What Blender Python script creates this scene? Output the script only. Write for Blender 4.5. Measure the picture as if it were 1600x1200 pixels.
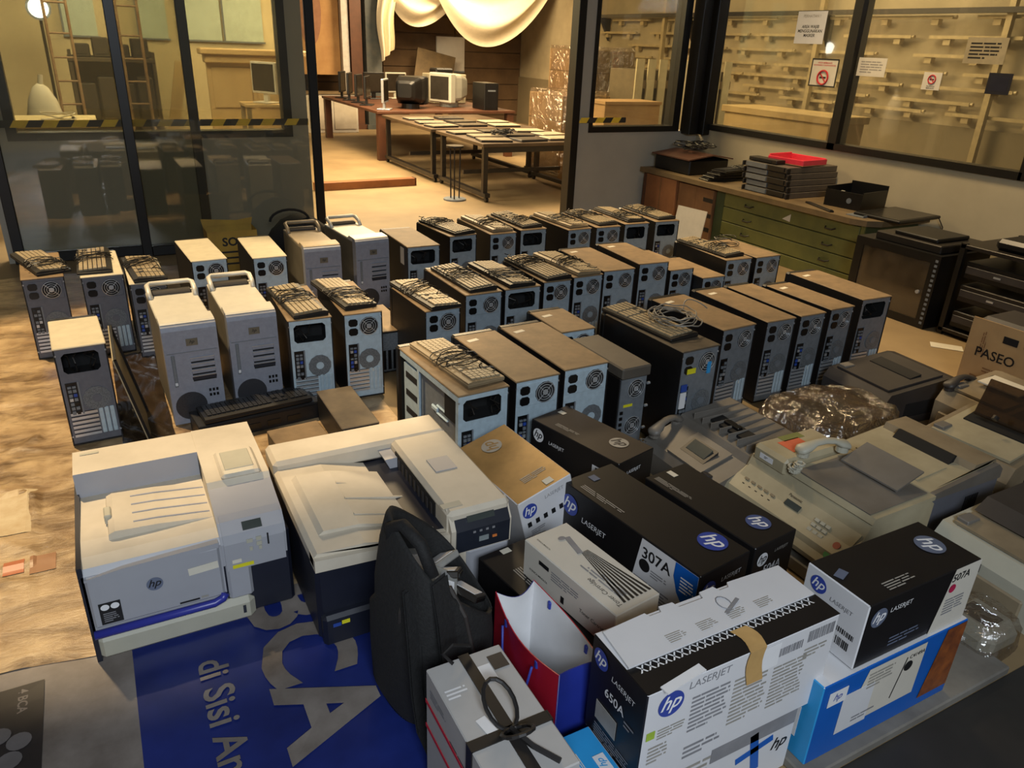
import bpy, math, random
from mathutils import Matrix, Vector, Euler
random.seed(7)
for o in list(bpy.data.objects): bpy.data.objects.remove(o)
S = bpy.context.scene
COL = S.collection
PI = math.pi
# ------------------------------------------------------------------ camera
cam = bpy.data.cameras.new('camera'); co = bpy.data.objects.new('camera', cam); COL.objects.link(co)
cam.sensor_width = 36; cam.lens = 1180 / 1600 * 36; cam.clip_start = .05; cam.clip_end = 80
co.matrix_world = Matrix(((0.88232, 0.1614, -0.44211, 0), (-0.46904, 0.37927, -0.79759, 0), (0.03895, 0.9111, 0.41034, 1.52), (0, 0, 0, 1)))
S.camera = co
S.view_settings.view_transform = 'Standard'; S.view_settings.look = 'None'
S.view_settings.gamma = 1; S.view_settings.use_curve_mapping = False
S.view_settings.exposure = 0.0
# ------------------------------------------------------------------ world and lamps
W = bpy.data.worlds.new('world'); S.world = W; W.use_nodes = True
W.node_tree.nodes['Background'].inputs[0].default_value = (1.0, .86, .68, 1)
W.node_tree.nodes['Background'].inputs[1].default_value = .06
def lamp(name, kind, loc, to, power, col, size=1, sizey=None, spot=None, blend=.3):
    l = bpy.data.lights.new(name, kind); l.energy = power; l.color = col
    if kind == 'AREA':
        l.size = size
        if sizey: l.shape = 'RECTANGLE'; l.size_y = sizey
    else: l.shadow_soft_size = size
    if spot: l.spot_size = math.radians(spot); l.spot_blend = blend
    o = bpy.data.objects.new(name, l); COL.objects.link(o); o.location = loc
    o.rotation_euler = (Vector(to) - Vector(loc)).to_track_quat('-Z', 'Y').to_euler()
    return o
WARM = (1.0, .74, .42)
lamp('cool_fill_behind_camera', 'AREA', (-.3, -1.6, 2.6), (.9, 2.2, .2), 112, (.82, .91, 1.0), 1.2, .8)  # unseen cool fill added for the front faces, no known fitting
lamp('warm_lamp_left', 'SPOT', (-1.2, 4.7, 5.0), (-.1, 3.5, .3), 1650, WARM, .12, spot=34, blend=.15)
lamp('warm_lamp_mid', 'SPOT', (2.2, 5.3, 4.7), (2.3, 3.55, .4), 700, WARM, .4, spot=46, blend=.55)
lamp('warm_lamp_right', 'SPOT', (3.9, 3.9, 4.4), (4.6, 3.5, .4), 620, WARM, .4, spot=68, blend=.6)
lamp('back_room_lamp', 'AREA', (3.4, 9.2, 3.2), (3.6, 9.0, 0), 520, (1, .74, .42), 2.2)
lamp('back_room_far_lamp', 'AREA', (6.0, 12.2, 3.0), (5.2, 14.5, .8), 200, (1, .74, .42), 1.2)
lamp('left_room_lamp', 'AREA', (.3, 7.4, 3.0), (.6, 9.6, .6), 210, (1, .84, .56), 1.2)
lamp('corridor_lamp', 'AREA', (6.7, 6.0, 3.2), (8.0, 6.2, .9), 95, (1, .80, .52), 1.8)
# ------------------------------------------------------------------ materials
def lin(c): return tuple(((v / 255) / 12.92 if v / 255 <= .04045 else ((v / 255 + .055) / 1.055) ** 2.4) for v in c)
MATS = {}
def mat(name, rgb, rough=.5, metal=0, var=.12, scale=14, bump=0, spec=.5, alt=None, detail=4):
    if name in MATS: return MATS[name]
    m = bpy.data.materials.new(name); m.use_nodes = True; nt = m.node_tree; b = nt.nodes['Principled BSDF']
    c = lin(rgb); tc = nt.nodes.new('ShaderNodeTexCoord'); n = nt.nodes.new('ShaderNodeTexNoise')
    n.inputs['Scale'].default_value = scale; n.inputs['Detail'].default_value = detail; n.inputs['Roughness'].default_value = .62
    nt.links.new(tc.outputs['Object'], n.inputs['Vector'])
    r = nt.nodes.new('ShaderNodeValToRGB'); e = r.color_ramp.elements
    c2 = lin(alt) if alt else tuple(min(1, v * (1 + var)) for v in c)
    c1 = c if alt else tuple(v * (1 - var) for v in c)
    e[0].position = .32; e[1].position = .68
    e[0].color = (*c1, 1); e[1].color = (*c2, 1)
    nt.links.new(n.outputs['Fac'], r.inputs['Fac']); nt.links.new(r.outputs['Color'], b.inputs['Base Color'])
    b.inputs['Roughness'].default_value = rough; b.inputs['Metallic'].default_value = metal; b.inputs['Specular IOR Level'].default_value = spec
    if bump:
        bp = nt.nodes.new('ShaderNodeBump'); bp.inputs['Strength'].default_value = bump; bp.inputs['Distance'].default_value = .02
        nt.links.new(n.outputs['Fac'], bp.inputs['Height']); nt.links.new(bp.outputs['Normal'], b.inputs['Normal'])
    MATS[name] = m; return m
def glassmat(name, tint, gloss=.10, rough=.02, dust=.0, dustcol=(200, 190, 160)):
    m = bpy.data.materials.new(name); m.use_nodes = True; nt = m.node_tree; nt.nodes.clear()
    out = nt.nodes.new('ShaderNodeOutputMaterial'); t = nt.nodes.new('ShaderNodeBsdfTransparent'); t.inputs[0].default_value = (*tint, 1)
    g = nt.nodes.new('ShaderNodeBsdfGlossy'); g.inputs['Roughness'].default_value = rough; g.inputs[0].default_value = (.9, .9, .9, 1)
    mx = nt.nodes.new('ShaderNodeMixShader'); mx.inputs[0].default_value = gloss
    nt.links.new(t.outputs[0], mx.inputs[1]); nt.links.new(g.outputs[0], mx.inputs[2]); last = mx
    if dust:
        d = nt.nodes.new('ShaderNodeBsdfDiffuse'); d.inputs[0].default_value = (*lin(dustcol), 1)
        n = nt.nodes.new('ShaderNodeTexNoise'); n.inputs['Scale'].default_value = 3
        mt = nt.nodes.new('ShaderNodeMath'); mt.operation = 'MULTIPLY'; mt.inputs[1].default_value = dust * 2
        nt.links.new(n.outputs['Fac'], mt.inputs[0])
        m2 = nt.nodes.new('ShaderNodeMixShader'); nt.links.new(mt.outputs[0], m2.inputs[0])
        nt.links.new(mx.outputs[0], m2.inputs[1]); nt.links.new(d.outputs[0], m2.inputs[2]); last = m2
    nt.links.new(last.outputs[0], out.inputs[0]); MATS[name] = m; return m
def filmmat(name, tint, gloss=.35):
    m = glassmat(name, tint, gloss, .10, .09, (150, 122, 88)); nt = m.node_tree
    n = nt.nodes.new('ShaderNodeTexNoise'); n.inputs['Scale'].default_value = 9; n.inputs['Detail'].default_value = 5; n.inputs['Distortion'].default_value = 1.5
    tc = nt.nodes.new('ShaderNodeTexCoord'); nt.links.new(tc.outputs['Object'], n.inputs['Vector'])
    b = nt.nodes.new('ShaderNodeBump'); b.inputs['Strength'].default_value = 1; b.inputs['Distance'].default_value = .05
    nt.links.new(n.outputs['Fac'], b.inputs['Height'])
    for g in nt.nodes:
        if g.type == 'BSDF_GLOSSY': nt.links.new(b.outputs[0], g.inputs['Normal'])
    return m
def meshmat(name, dark, light, scale):
    m = mat(name, dark, .45, .3); nt = m.node_tree; b = nt.nodes['Principled BSDF']
    v = nt.nodes.new('ShaderNodeTexVoronoi'); v.inputs['Scale'].default_value = scale; v.inputs['Randomness'].default_value = .15
    tc = nt.nodes.new('ShaderNodeTexCoord'); nt.links.new(tc.outputs['Object'], v.inputs['Vector'])
    r = nt.nodes.new('ShaderNodeValToRGB'); r.color_ramp.elements[0].position = .36; r.color_ramp.elements[1].position = .42
    r.color_ramp.elements[0].color = (*lin(dark), 1); r.color_ramp.elements[1].color = (*lin(light), 1)
    nt.links.new(v.outputs['Distance'], r.inputs['Fac']); nt.links.new(r.outputs['Color'], b.inputs['Base Color']); return m
BLACK = mat('black_paint', (17, 16, 17), .45, var=.2, scale=30)
BEZEL = mat('black_plastic', (17, 17, 18), .38, var=.2)
DUST = mat('dusty_top', (104, 85, 60), .62, var=.2, scale=9, alt=(134, 111, 80))
DUST2 = mat('dusty_top_dark', (66, 58, 48), .58, alt=(100, 88, 70), scale=6)
CREAM = mat('cream_metal', (196, 186, 160), .5, var=.08)
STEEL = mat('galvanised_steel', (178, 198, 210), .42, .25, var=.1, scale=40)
STEELD = mat('dull_shaded_steel', (118, 125, 132), .45, .3, var=.12, scale=40); STEELM = mat('shaded_steel', (148, 164, 176), .42, .25, var=.1, scale=40); STEELP = mat('grey_painted_steel', (96, 98, 106), .5, .1, var=.1, scale=40)
CHROME = mat('bare_metal', (190, 194, 198), .3, .6, var=.06)
HOLE = mat('dark_inside', (9, 9, 10), .8, var=.3)
MESHV = meshmat('vent_mesh', (16, 17, 19), (112, 118, 123), 190)
MESHS = meshmat('speaker_mesh', (26, 26, 28), (58, 58, 62), 170)
SILVER = mat('brushed_silver', (140, 144, 156), .4, .15, var=.08, scale=60)
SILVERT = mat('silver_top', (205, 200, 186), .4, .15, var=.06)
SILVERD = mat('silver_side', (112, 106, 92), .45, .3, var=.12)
SOCK = mat('socket_black', (10, 10, 11), .35)
PORTB = mat('port_blue', (40, 70, 150), .4); PORTG = mat('port_green', (70, 140, 90), .4); PORTP = mat('port_pink', (190, 100, 120), .4)
WHITE = mat('white_paper', (216, 216, 218), .6, var=.03)
LABEL = mat('sticker_paper', (208, 202, 186), .6, var=.05)
YELLOW = mat('yellow_sticker', (214, 206, 36), .5)
KEYD = mat('key_dusty', (132, 118, 94), .5, alt=(166, 150, 120), scale=8); KBASE = mat('keyboard_dark', (26, 24, 22), .5)
KBLK = mat('key_black', (30, 30, 32), .4); KTAN = mat('keyboard_tan', (122, 106, 80), .5, alt=(150, 132, 102), scale=6)
CABLE = mat('cable_black', (16, 15, 14), .45); CABLEG = mat('cable_grey', (120, 116, 108), .45)
PGREY = mat('printer_grey', (156, 157, 163), .45, var=.04, scale=5); PTOP = mat('printer_top', (204, 194, 176), .5, alt=(186, 176, 158), scale=5)
PCREAM = mat('printer_cream', (172, 169, 153), .5, var=.04); NAVY = mat('navy_plastic', (24, 27, 40), .42, var=.1)
BLUEBAR = mat('blue_bar', (46, 52, 142), .35, var=.06); PDARK = mat('panel_dark', (34, 38, 48), .35)
SCREEN = mat('screen_grey', (60, 66, 64), .2); ORANGE = mat('orange_button', (210, 120, 60), .4)
BAGBLK = mat('bag_fabric', (24, 24, 24), .85, var=.3, scale=120, bump=.25); STRAP = mat('strap_fabric', (18, 18, 19), .8, var=.25, scale=90, bump=.2)
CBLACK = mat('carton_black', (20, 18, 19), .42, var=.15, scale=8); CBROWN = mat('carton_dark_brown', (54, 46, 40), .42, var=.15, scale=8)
CWHITE = mat('carton_white', (204, 204, 207), .55, var=.03, scale=6); CCREAM = mat('carton_cream', (200, 194, 182), .55, var=.04, scale=6)
CGREY = mat('carton_grey', (168, 166, 164), .6, var=.06, scale=7); GOLD = mat('carton_gold', (126, 104, 66), .34, .5, var=.25, scale=7)
CBLUE = mat('carton_blue', (14, 88, 176), .42, var=.05); CSKY = mat('carton_sky', (40, 140, 200), .5, var=.06)
LOGOB = mat('logo_blue', (52, 70, 152), .35, var=.05); LOGOG = mat('logo_grey', (96, 104, 124), .35, var=.05)
INK = mat('print_black', (22, 22, 24), .5); INKG = mat('print_grey', (128, 128, 132), .6); INKW = mat('print_white', (222, 222, 224), .5, var=.02)
INKL = mat('print_pale', (150, 146, 138), .5); INKR = mat('print_red', (190, 36, 46), .5); INKM = mat('print_magenta', (170, 30, 70), .5)
KRAFT = mat('kraft_board', (178, 144, 98), .7, alt=(160, 126, 84), scale=4); KRAFTD = mat('kraft_board_old', (132, 92, 56), .75, alt=(108, 74, 44), scale=4)
TAPE = mat('brown_tape', (186, 150, 96), .35); BTAPE = mat('black_tape', (28, 22, 18), .5)
RED = mat('bag_red', (172, 26, 48), .38, var=.06); BLUE = mat('bag_blue', (30, 44, 128), .38, var=.06); CORD = mat('cord_blue', (46, 60, 150), .5)
RIB = mat('ribbon_black', (30, 28, 28), .5)
TAN = mat('beige_plastic', (172, 162, 134), .5, alt=(150, 140, 114), scale=5); TAND = mat('beige_plastic_dusty', (140, 126, 102), .6, alt=(114, 101, 80), scale=5)
GRYP = mat('grey_plastic', (112, 108, 102), .5, alt=(96, 90, 82), scale=5); DKP = mat('dark_grey_plastic', (58, 54, 52), .5, alt=(48, 44, 42), scale=5)
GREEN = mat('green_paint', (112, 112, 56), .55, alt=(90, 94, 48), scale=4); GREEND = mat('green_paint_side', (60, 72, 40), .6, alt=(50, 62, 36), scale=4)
WOODT = mat('worn_wood_top', (118, 98, 66), .6, alt=(94, 78, 54), scale=6); BROWNW = mat('brown_wood', (94, 56, 34), .55, alt=(76, 46, 28), scale=5)
PINK = mat('pink_plastic', (226, 54, 74), .4, var=.05); STEELDK = mat('dark_steel', (44, 40, 36), .4, .4); FRAME = mat('frame_black', (15, 14, 13), .4)
WALLG = mat('wall_grey', (170, 164, 150), .8, var=.05, scale=3); WALLB = mat('wall_beige', (176, 164, 136), .8, var=.06, scale=3)
CLOTH = mat('cloth_cream', (220, 206, 176), .85, var=.04)
GLASS = glassmat('window_glass', (.86, .86, .80), .05, .03, .05)
GLASSL = glassmat('hazy_glass', (.80, .79, .70), .05, .03, .16, (224, 206, 158))
GLASS2 = glassmat('door_glass', (.88, .88, .84), .07, .03, .03)
FILM = filmmat('stretch_film', (.82, .78, .70), .3)
SMOKE = glassmat('smoked_plastic', (.34, .27, .20), .1, .15, .15, (90, 70, 50))
# ------------------------------------------------------------------ mesh builder
class MB:
    def __init__(s): s.v = []; s.f = []; s.m = []
    def face(s, pts, m=0):
        i = len(s.v); s.v += [tuple(p) for p in pts]; s.f.append(tuple(range(i, i + len(pts)))); s.m.append(m); return s
    def box(s, x0, y0, z0, x1, y1, z1, m=0, tm=None, skip=''):
        i = len(s.v)
        s.v += [(x0, y0, z0), (x1, y0, z0), (x1, y1, z0), (x0, y1, z0), (x0, y0, z1), (x1, y0, z1), (x1, y1, z1), (x0, y1, z1)]
        for k, q in (('b', (0, 3, 2, 1)), ('t', (4, 5, 6, 7)), ('f', (0, 1, 5, 4)), ('r', (1, 2, 6, 5)), ('k', (2, 3, 7, 6)), ('l', (3, 0, 4, 7))):
            if k in skip: continue
            s.f.append(tuple(i + j for j in q)); s.m.append(tm if (k == 't' and tm is not None) else m)
        return s
    def rbox(s, x0, y0, z0, x1, y1, z1, r=.004, m=0, tm=None):
        r = min(r, (x1 - x0) * .49, (y1 - y0) * .49, (z1 - z0) * .49); i0 = len(s.v); idx = {}
        X = (x0, x1); Y = (y0, y1); Z = (z0, z1)
        for a in (0, 1):
            for b in (0, 1):
                for c in (0, 1):
                    sx, sy, sz = (r if a == 0 else -r), (r if b == 0 else -r), (r if c == 0 else -r)
                    for k, p in enumerate(((X[a], Y[b] + sy, Z[c] + sz), (X[a] + sx, Y[b], Z[c] + sz), (X[a] + sx, Y[b] + sy, Z[c]))):
                        idx[a, b, c, k] = len(s.v); s.v.append(p)
        def q(l, m_): s.f.append(tuple(l)); s.m.append(m_)
        I = idx
        for a in (0, 1):
            l = [I[a, 0, 0, 0], I[a, 1, 0, 0], I[a, 1, 1, 0], I[a, 0, 1, 0]]; q(l if a else l[::-1], m)
            l = [I[0, a, 0, 1], I[1, a, 0, 1], I[1, a, 1, 1], I[0, a, 1, 1]]; q(l[::-1] if a else l, m)
            l = [I[0, 0, a, 2], I[1, 0, a, 2], I[1, 1, a, 2], I[0, 1, a, 2]]; q(l if a else l[::-1], tm if (a and tm is not None) else m)
        for a in (0, 1):
            for b in (0, 1):
                l = [I[a, b, 0, 0], I[a, b, 1, 0], I[a, b, 1, 1], I[a, b, 0, 1]]; q(l if a == b else l[::-1], m)
                l = [I[a, 0, b, 0], I[a, 1, b, 0], I[a, 1, b, 2], I[a, 0, b, 2]]; q(l[::-1] if a == b else l, m)
                l = [I[0, a, b, 1], I[1, a, b, 1], I[1, a, b, 2], I[0, a, b, 2]]; q(l if a == b else l[::-1], m)
                for c in (0, 1):
                    l = [I[a, b, c, 0], I[a, b, c, 1], I[a, b, c, 2]]; q(l if (a + b + c) % 2 else l[::-1], m)
        return s
    def prism(s, poly, ax, a0, a1, m=0, caps=True, sm=None):
        # poly: 2d points; ax 'x': (y,z), 'y': (x,z), 'z': (x,y)
        def P(p, a): return (a, p[0], p[1]) if ax == 'x' else ((p[0], a, p[1]) if ax == 'y' else (p[0], p[1], a))
        n = len(poly); i = len(s.v)
        s.v += [P(p, a0) for p in poly] + [P(p, a1) for p in poly]
        for k in range(n):
            j = (k + 1) % n; s.f.append((i + k, i + j, i + n + j, i + n + k)); s.m.append(sm[k] if sm else m)
        if caps:
            s.f.append(tuple(i + k for k in range(n))[::-1]); s.m.append(m); s.f.append(tuple(i + n + k for k in range(n))); s.m.append(m)
        return s
    def cyl(s, p0, p1, r, n=16, r2=None, m=0, caps=True):
        p0 = Vector(p0); p1 = Vector(p1); d = (p1 - p0).normalized(); a = d.orthogonal().normalized(); b = d.cross(a); r2 = r if r2 is None else r2; i = len(s.v)
        for k in range(n):
            t = 2 * PI * k / n; o = a * math.cos(t) + b * math.sin(t); s.v += [tuple(p0 + o * r), tuple(p1 + o * r2)]
        for k in range(n):
            j = (k + 1) % n; s.f.append((i + 2 * k, i + 2 * j, i + 2 * j + 1, i + 2 * k + 1)); s.m.append(m)
        if caps:
            s.f.append(tuple(i + 2 * k for k in range(n))[::-1]); s.m.append(m); s.f.append(tuple(i + 2 * k + 1 for k in range(n))); s.m.append(m)
        return s
    def tube(s, pts, r, n=6, m=0, closed=False):
        pts = [Vector(p) for p in pts]; N = len(pts); i = len(s.v); up = Vector((0, 0, 1))
        a = None
        for k, p in enumerate(pts):
            q = pts[(k + 1) % N] if (closed or k < N - 1) else p; w = pts[k - 1] if (closed or k > 0) else p
            d = (q - w); d = d.normalized() if d.length > 1e-9 else Vector((1, 0, 0))
            if a is None: a = d.orthogonal().normalized()
            a = (a - d * a.dot(d)); a = a.normalized() if a.length > 1e-6 else d.orthogonal().normalized()
            b = d.cross(a)
            for j in range(n):
                t = 2 * PI * j / n; s.v.append(tuple(p + (a * math.cos(t) + b * math.sin(t)) * r))
        for k in range(N if closed else N - 1):
            k2 = (k + 1) % N
            for j in range(n):
                j2 = (j + 1) % n; s.f.append((i + k * n + j, i + k * n + j2, i + k2 * n + j2, i + k2 * n + j)); s.m.append(m)
        if not closed:
            s.f.append(tuple(i + j for j in range(n))[::-1]); s.m.append(m); s.f.append(tuple(i + (N - 1) * n + j for j in range(n))); s.m.append(m)
        return s
    def grid(s, nu, nv, fn, m=0, mf=None):
        i = len(s.v)
        for a in range(nu + 1):
            for b in range(nv + 1): s.v.append(tuple(fn(a / nu, b / nv)))
        for a in range(nu):
            for b in range(nv):
                k = i + a * (nv + 1) + b; s.f.append((k, k + nv + 1, k + nv + 2, k + 1)); s.m.append(mf(a / nu, b / nv) if mf else m)
        return s
    def rings(s, rs, m=0, cap0=True, cap1=True):
        n = len(rs[0]); i = len(s.v)
        for r in rs: s.v += [tuple(p) for p in r]
        for k in range(len(rs) - 1):
            for j in range(n):
                j2 = (j + 1) % n; s.f.append((i + k * n + j, i + k * n + j2, i + (k + 1) * n + j2, i + (k + 1) * n + j)); s.m.append(m)
        if cap0: s.f.append(tuple(i + j for j in range(n))[::-1]); s.m.append(m)
        if cap1: s.f.append(tuple(i + (len(rs) - 1) * n + j for j in range(n))); s.m.append(m)
        return s
    def mesh(s, name, mats, smooth=False):
        me = bpy.data.meshes.new(name); me.from_pydata(s.v, [], s.f)
        for m in (mats if isinstance(mats, (list, tuple)) else [mats]): me.materials.append(m)
        me.polygons.foreach_set('material_index', s.m)
        if smooth: me.polygons.foreach_set('use_smooth', [True] * len(s.f))
        me.update(); return me
    def obj(s, name, mats, parent=None, loc=None, rot=None, smooth=False, M=None):
        return link(name, s.mesh(name, mats, smooth), parent, loc, rot, M)
def link(name, me, parent=None, loc=None, rot=None, M=None):
    o = bpy.data.objects.new(name, me); COL.objects.link(o); o.parent = parent
    if M is not None: o.matrix_basis = M
    else:
        if loc: o.location = loc
        if rot: o.rotation_euler = rot
    return o
def tag(o, label, cat, group=None, kind=None):
    if label: o['label'] = label
    if cat: o['category'] = cat
    if group: o['group'] = group
    if kind: o['kind'] = kind
    return o
def thing(name, label, cat, loc=(0, 0, 0), yaw=0, group=None, rot=None):
    o = bpy.data.objects.new(name, None); COL.objects.link(o); o.location = loc
    o.rotation_euler = rot if rot else (0, 0, math.radians(yaw)); o.empty_display_size = .05
    return tag(o, label, cat, group)
def struct(name, me=None, label=None):
    o = bpy.data.objects.new(name, me); COL.objects.link(o); o['kind'] = 'structure'
    if label: o['label'] = label
    return o
def copytree(src, loc, yaw=None, label=None):
    r = src.copy(); COL.objects.link(r); r.location = loc
    if yaw is not None: r.rotation_euler = (0, 0, math.radians(yaw))
    if label: r['label'] = label
    for ch in src.children:
        c = ch.copy(); COL.objects.link(c); c.parent = r
        for g in ch.children:
            d = g.copy(); COL.objects.link(d); d.parent = c
    return r
# lettering: all bodies are turned into meshes once, before the scene fills up
TXT = {}
def prep_text(*items):
    for body, shear, off in items:
        cu = bpy.data.curves.new('t', 'FONT'); cu.body = body; cu.size = 1; cu.shear = shear; cu.offset = off; cu.align_x = 'CENTER'; cu.align_y = 'CENTER'; cu.resolution_u = 3
        o = bpy.data.objects.new('t', cu); COL.objects.link(o)
        dg = bpy.context.evaluated_depsgraph_get(); me = bpy.data.meshes.new_from_object(o.evaluated_get(dg)); me.name = 'lettering'
        xs = [v.co.x for v in me.vertices]; ys = [v.co.y for v in me.vertices]
        cx, cy = (min(xs) + max(xs)) / 2, (min(ys) + max(ys)) / 2
        for v in me.vertices: v.co.x -= cx; v.co.y -= cy
        TXT[body] = (me, max(xs) - min(xs), max(ys) - min(ys)); bpy.data.objects.remove(o); bpy.data.curves.remove(cu)
prep_text(('hp', .38, .012), ('LASERJET', .1, -.004), ('650A', 0, .012), ('307A', 0, .014), ('504A', .1, .012), ('507A', .1, .012), ('50', .1, .014), ('C4149A', .12, .006),
          ('Toner Cartridge', .1, 0), ('KONICA MINOLTA', 0, .01), ('BCA', 0, .035), ('di Sisi An', 0, .018), ('PASEO', 0, .012), ('SOL', 0, .03), ('4 BCA', 0, .02),
          ('AREA WAJIB\nMENGGUNAKAN\nMASKER', .1, .02), ('PERHATIAN !', .1, .01), ('DILARANG\nMEROKOK', 0, .012), ('ANDA MEMASUKI\nKAWASAN TANPA ROKOK', 0, .014), ('108', 0, .01), ('17', .2, .01), ('199', 0, .01), ('Panasonic', 0, .01))
def letter(body, parent, M, mt, height=None, width=None, name='lettering'):
    me, w, h = TXT[body]; k = f'{body}|{mt.name}'
    if k not in TXT:
        c = me.copy(); c.materials.clear(); c.materials.append(mt); TXT[k] = (c, w, h)
    sc = (height / h) if height else width / w
    return link(name, TXT[k][0], parent, M=M @ Matrix.Scale(sc, 4))
def frame(o, u, v):   # a local frame lying on a face: origin, right, up
    u = Vector(u).normalized(); v = Vector(v); v = (v - u * v.dot(u)).normalized(); n = u.cross(v)
    return Matrix(((u.x, v.x, n.x, o[0]), (u.y, v.y, n.y, o[1]), (u.z, v.z, n.z, o[2]), (0, 0, 0, 1)))
def on(F, x, y, lift=.001, rot=0): return F @ Matrix.Translation((x, y, lift)) @ Matrix.Rotation(math.radians(rot), 4, 'Z')
CACHE = {}
def cached(key, fn):
    if key not in CACHE: CACHE[key] = fn()
    return CACHE[key]
def ellipse(rx, ry, mt, z=.0006, n=32):
    def f():
        b = MB(); b.face([(rx * math.cos(2 * PI * k / n), ry * math.sin(2 * PI * k / n), z) for k in range(n)]); return b.mesh('logo', mt)
    return cached(('ell', rx, ry, mt.name), f)
def plate(w, h, mt, t=.0008):
    return cached(('pl', round(w, 4), round(h, 4), mt.name, t), lambda: MB().box(-w / 2, -h / 2, 0, w / 2, h / 2, t).mesh('plate', mt))
def logo(parent, M, r, mt=None, ink=None, squash=1):
    d = link('logo', ellipse(r, r * squash, mt or LOGOB), parent, M=M); letter('hp', d, Matrix.Translation((0, 0, .0012)), ink or INKW, height=r * 1.45 * squash, name='logo_lettering'); return d
def lines(parent, M, w, h, n, mt, seed=0, name='printed_text', th=.45):
    b = MB(); rr = random.Random(seed); st = h / n
    for k in range(n):
        l = w * (1 if k < n - 1 else .6) * rr.uniform(.86, 1); y = h / 2 - st * (k + .5)
        x = -w / 2
        while x < -w / 2 + l - .002:
            q = min(rr.uniform(.02, .06) * max(1, w * 8), -w / 2 + l - x); b.face([(x, y - st * th / 2, 0), (x + q * .9, y - st * th / 2, 0), (x + q * .9, y + st * th / 2, 0), (x, y + st * th / 2, 0)]); x += q
    return b.obj(name, mt, parent, M=M)
def barcode(parent, M, w, h, mt=None, seed=1):
    b = MB(); rr = random.Random(seed); x = -w / 2
    while x < w / 2:
        q = rr.uniform(.0012, .004); b.face([(x, -h / 2, 0), (x + q, -h / 2, 0), (x + q, h / 2, 0), (x, h / 2, 0)]); x += q + rr.uniform(.0012, .003)
    return b.obj('barcode', mt or INK, parent, M=M)
# ------------------------------------------------------------------ the setting
FLOORM = mat('floor_concrete', (150, 128, 92), .6, alt=(126, 106, 76), scale=1.6, bump=.05)
FLOORD = mat('floor_dark_tile', (52, 50, 48), .5, alt=(40, 39, 38), scale=3)
struct('floor', MB().box(-6, -6, -.06, 12, 16.5, 0).mesh('floor', FLOORM), 'dusty beige concrete floor')
PY = 6.05                                     # partition between the two rooms
ZS = .84                                      # window sill height
def wallpiece(name, b, m, label): return struct(name, b.mesh(name, m), label)
wallpiece('wall_back_left', MB().box(-.62, PY + .05, 0, 1.50, PY + .15, ZS - .03).box(1.38, PY + .05, ZS - .03, 1.50, PY + .15, 2.7).box(-.62, PY + .05, ZS - .03, -.47, PY + .15, 2.7).box(-.47, PY + .05, 2.3, 1.38, PY + .15, 2.7), WALLG, 'grey half-height partition wall left of the opening')
wallpiece('wall_back_right', MB().box(3.90, PY - .02, 0, 5.3, PY + .10, ZS - .03).box(3.90, PY - .02, ZS - .03, 4.02, PY + .10, 2.7), WALLG, 'grey partition wall right of the opening')
def window(name, label, bars, pane, gm):
    w = struct(name, None, label)
    for q in bars: MB().box(*q).obj('frame_bar', FRAME, w)
    for p in (pane if isinstance(pane[0], tuple) else (pane,)): MB().box(*p).obj('pane', gm, w)
    return w
# left window
window('window_1', 'dark framed window in the left partition', [(-.47, PY + .04, ZS - .03, 1.38, PY + .16, ZS + .02), (1.32, PY + .04, ZS + .02, 1.38, PY + .16, 2.3), (-.47, PY + .04, ZS + .02, -.41, PY + .16, 2.3)], (-.41, PY + .098, ZS + .02, 1.32, PY + .104, 2.3), GLASSL)
window('window_2', 'dark framed window right of the opening', [(4.02, PY - .03, ZS - .03, 5.06, PY + .11, ZS + .02), (4.02, PY - .03, ZS + .02, 4.06, PY + .11, 2.6), (4.98, PY - .03, ZS + .02, 5.06, PY + .11, 2.6)], (4.06, PY + .03, ZS + .02, 4.98, PY + .036, 2.6), GLASS)
# sliding glass doors, pushed open to the left so that they overlap
def slider(name, label, x0, x1, y):
    d = struct(name, None, label); t = .065
    for q in ((x0, x0 + t), (x1 - t, x1)): MB().rbox(q[0], y - .02, 0.005, q[1], y + .02, 2.5, .004).obj('stile', FRAME, d)
    MB().rbox(x0 + t, y - .018, .005, x1 - t, y + .018, .075, .004).obj('bottom_rail', FRAME, d); MB().rbox(x0 + t, y - .018, 2.43, x1 - t, y + .018, 2.5, .004).obj('top_rail', FRAME, d)
    MB().box(x0 + t, y - .003, .075, x1 - t, y + .003, 2.43).obj('pane', GLASS2, d); return d
slider('door_1', 'rear sliding glass door with black stiles', -.58, .715, PY + .01)
slider('door_2', 'front sliding glass door with black stiles', .215, 1.565, PY - .045)
struct('trim_1', MB().rbox(3.82, PY - .06, 0, 3.895, PY + .06, 2.6, .004).mesh('post', FRAME), 'black post at the right of the opening')
struct('trim_2', MB().rbox(5.1, PY - .14, ZS - .05, 5.2, PY + .0, 2.6, .004).mesh('corner_post', FRAME), 'narrow black post in the window corner'); struct('trim_3', MB().rbox(5.22, PY - .2, ZS - .05, 5.34, PY - .06, 2.6, .004).mesh('corner_post', FRAME), 'wide black post in the window corner')
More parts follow.
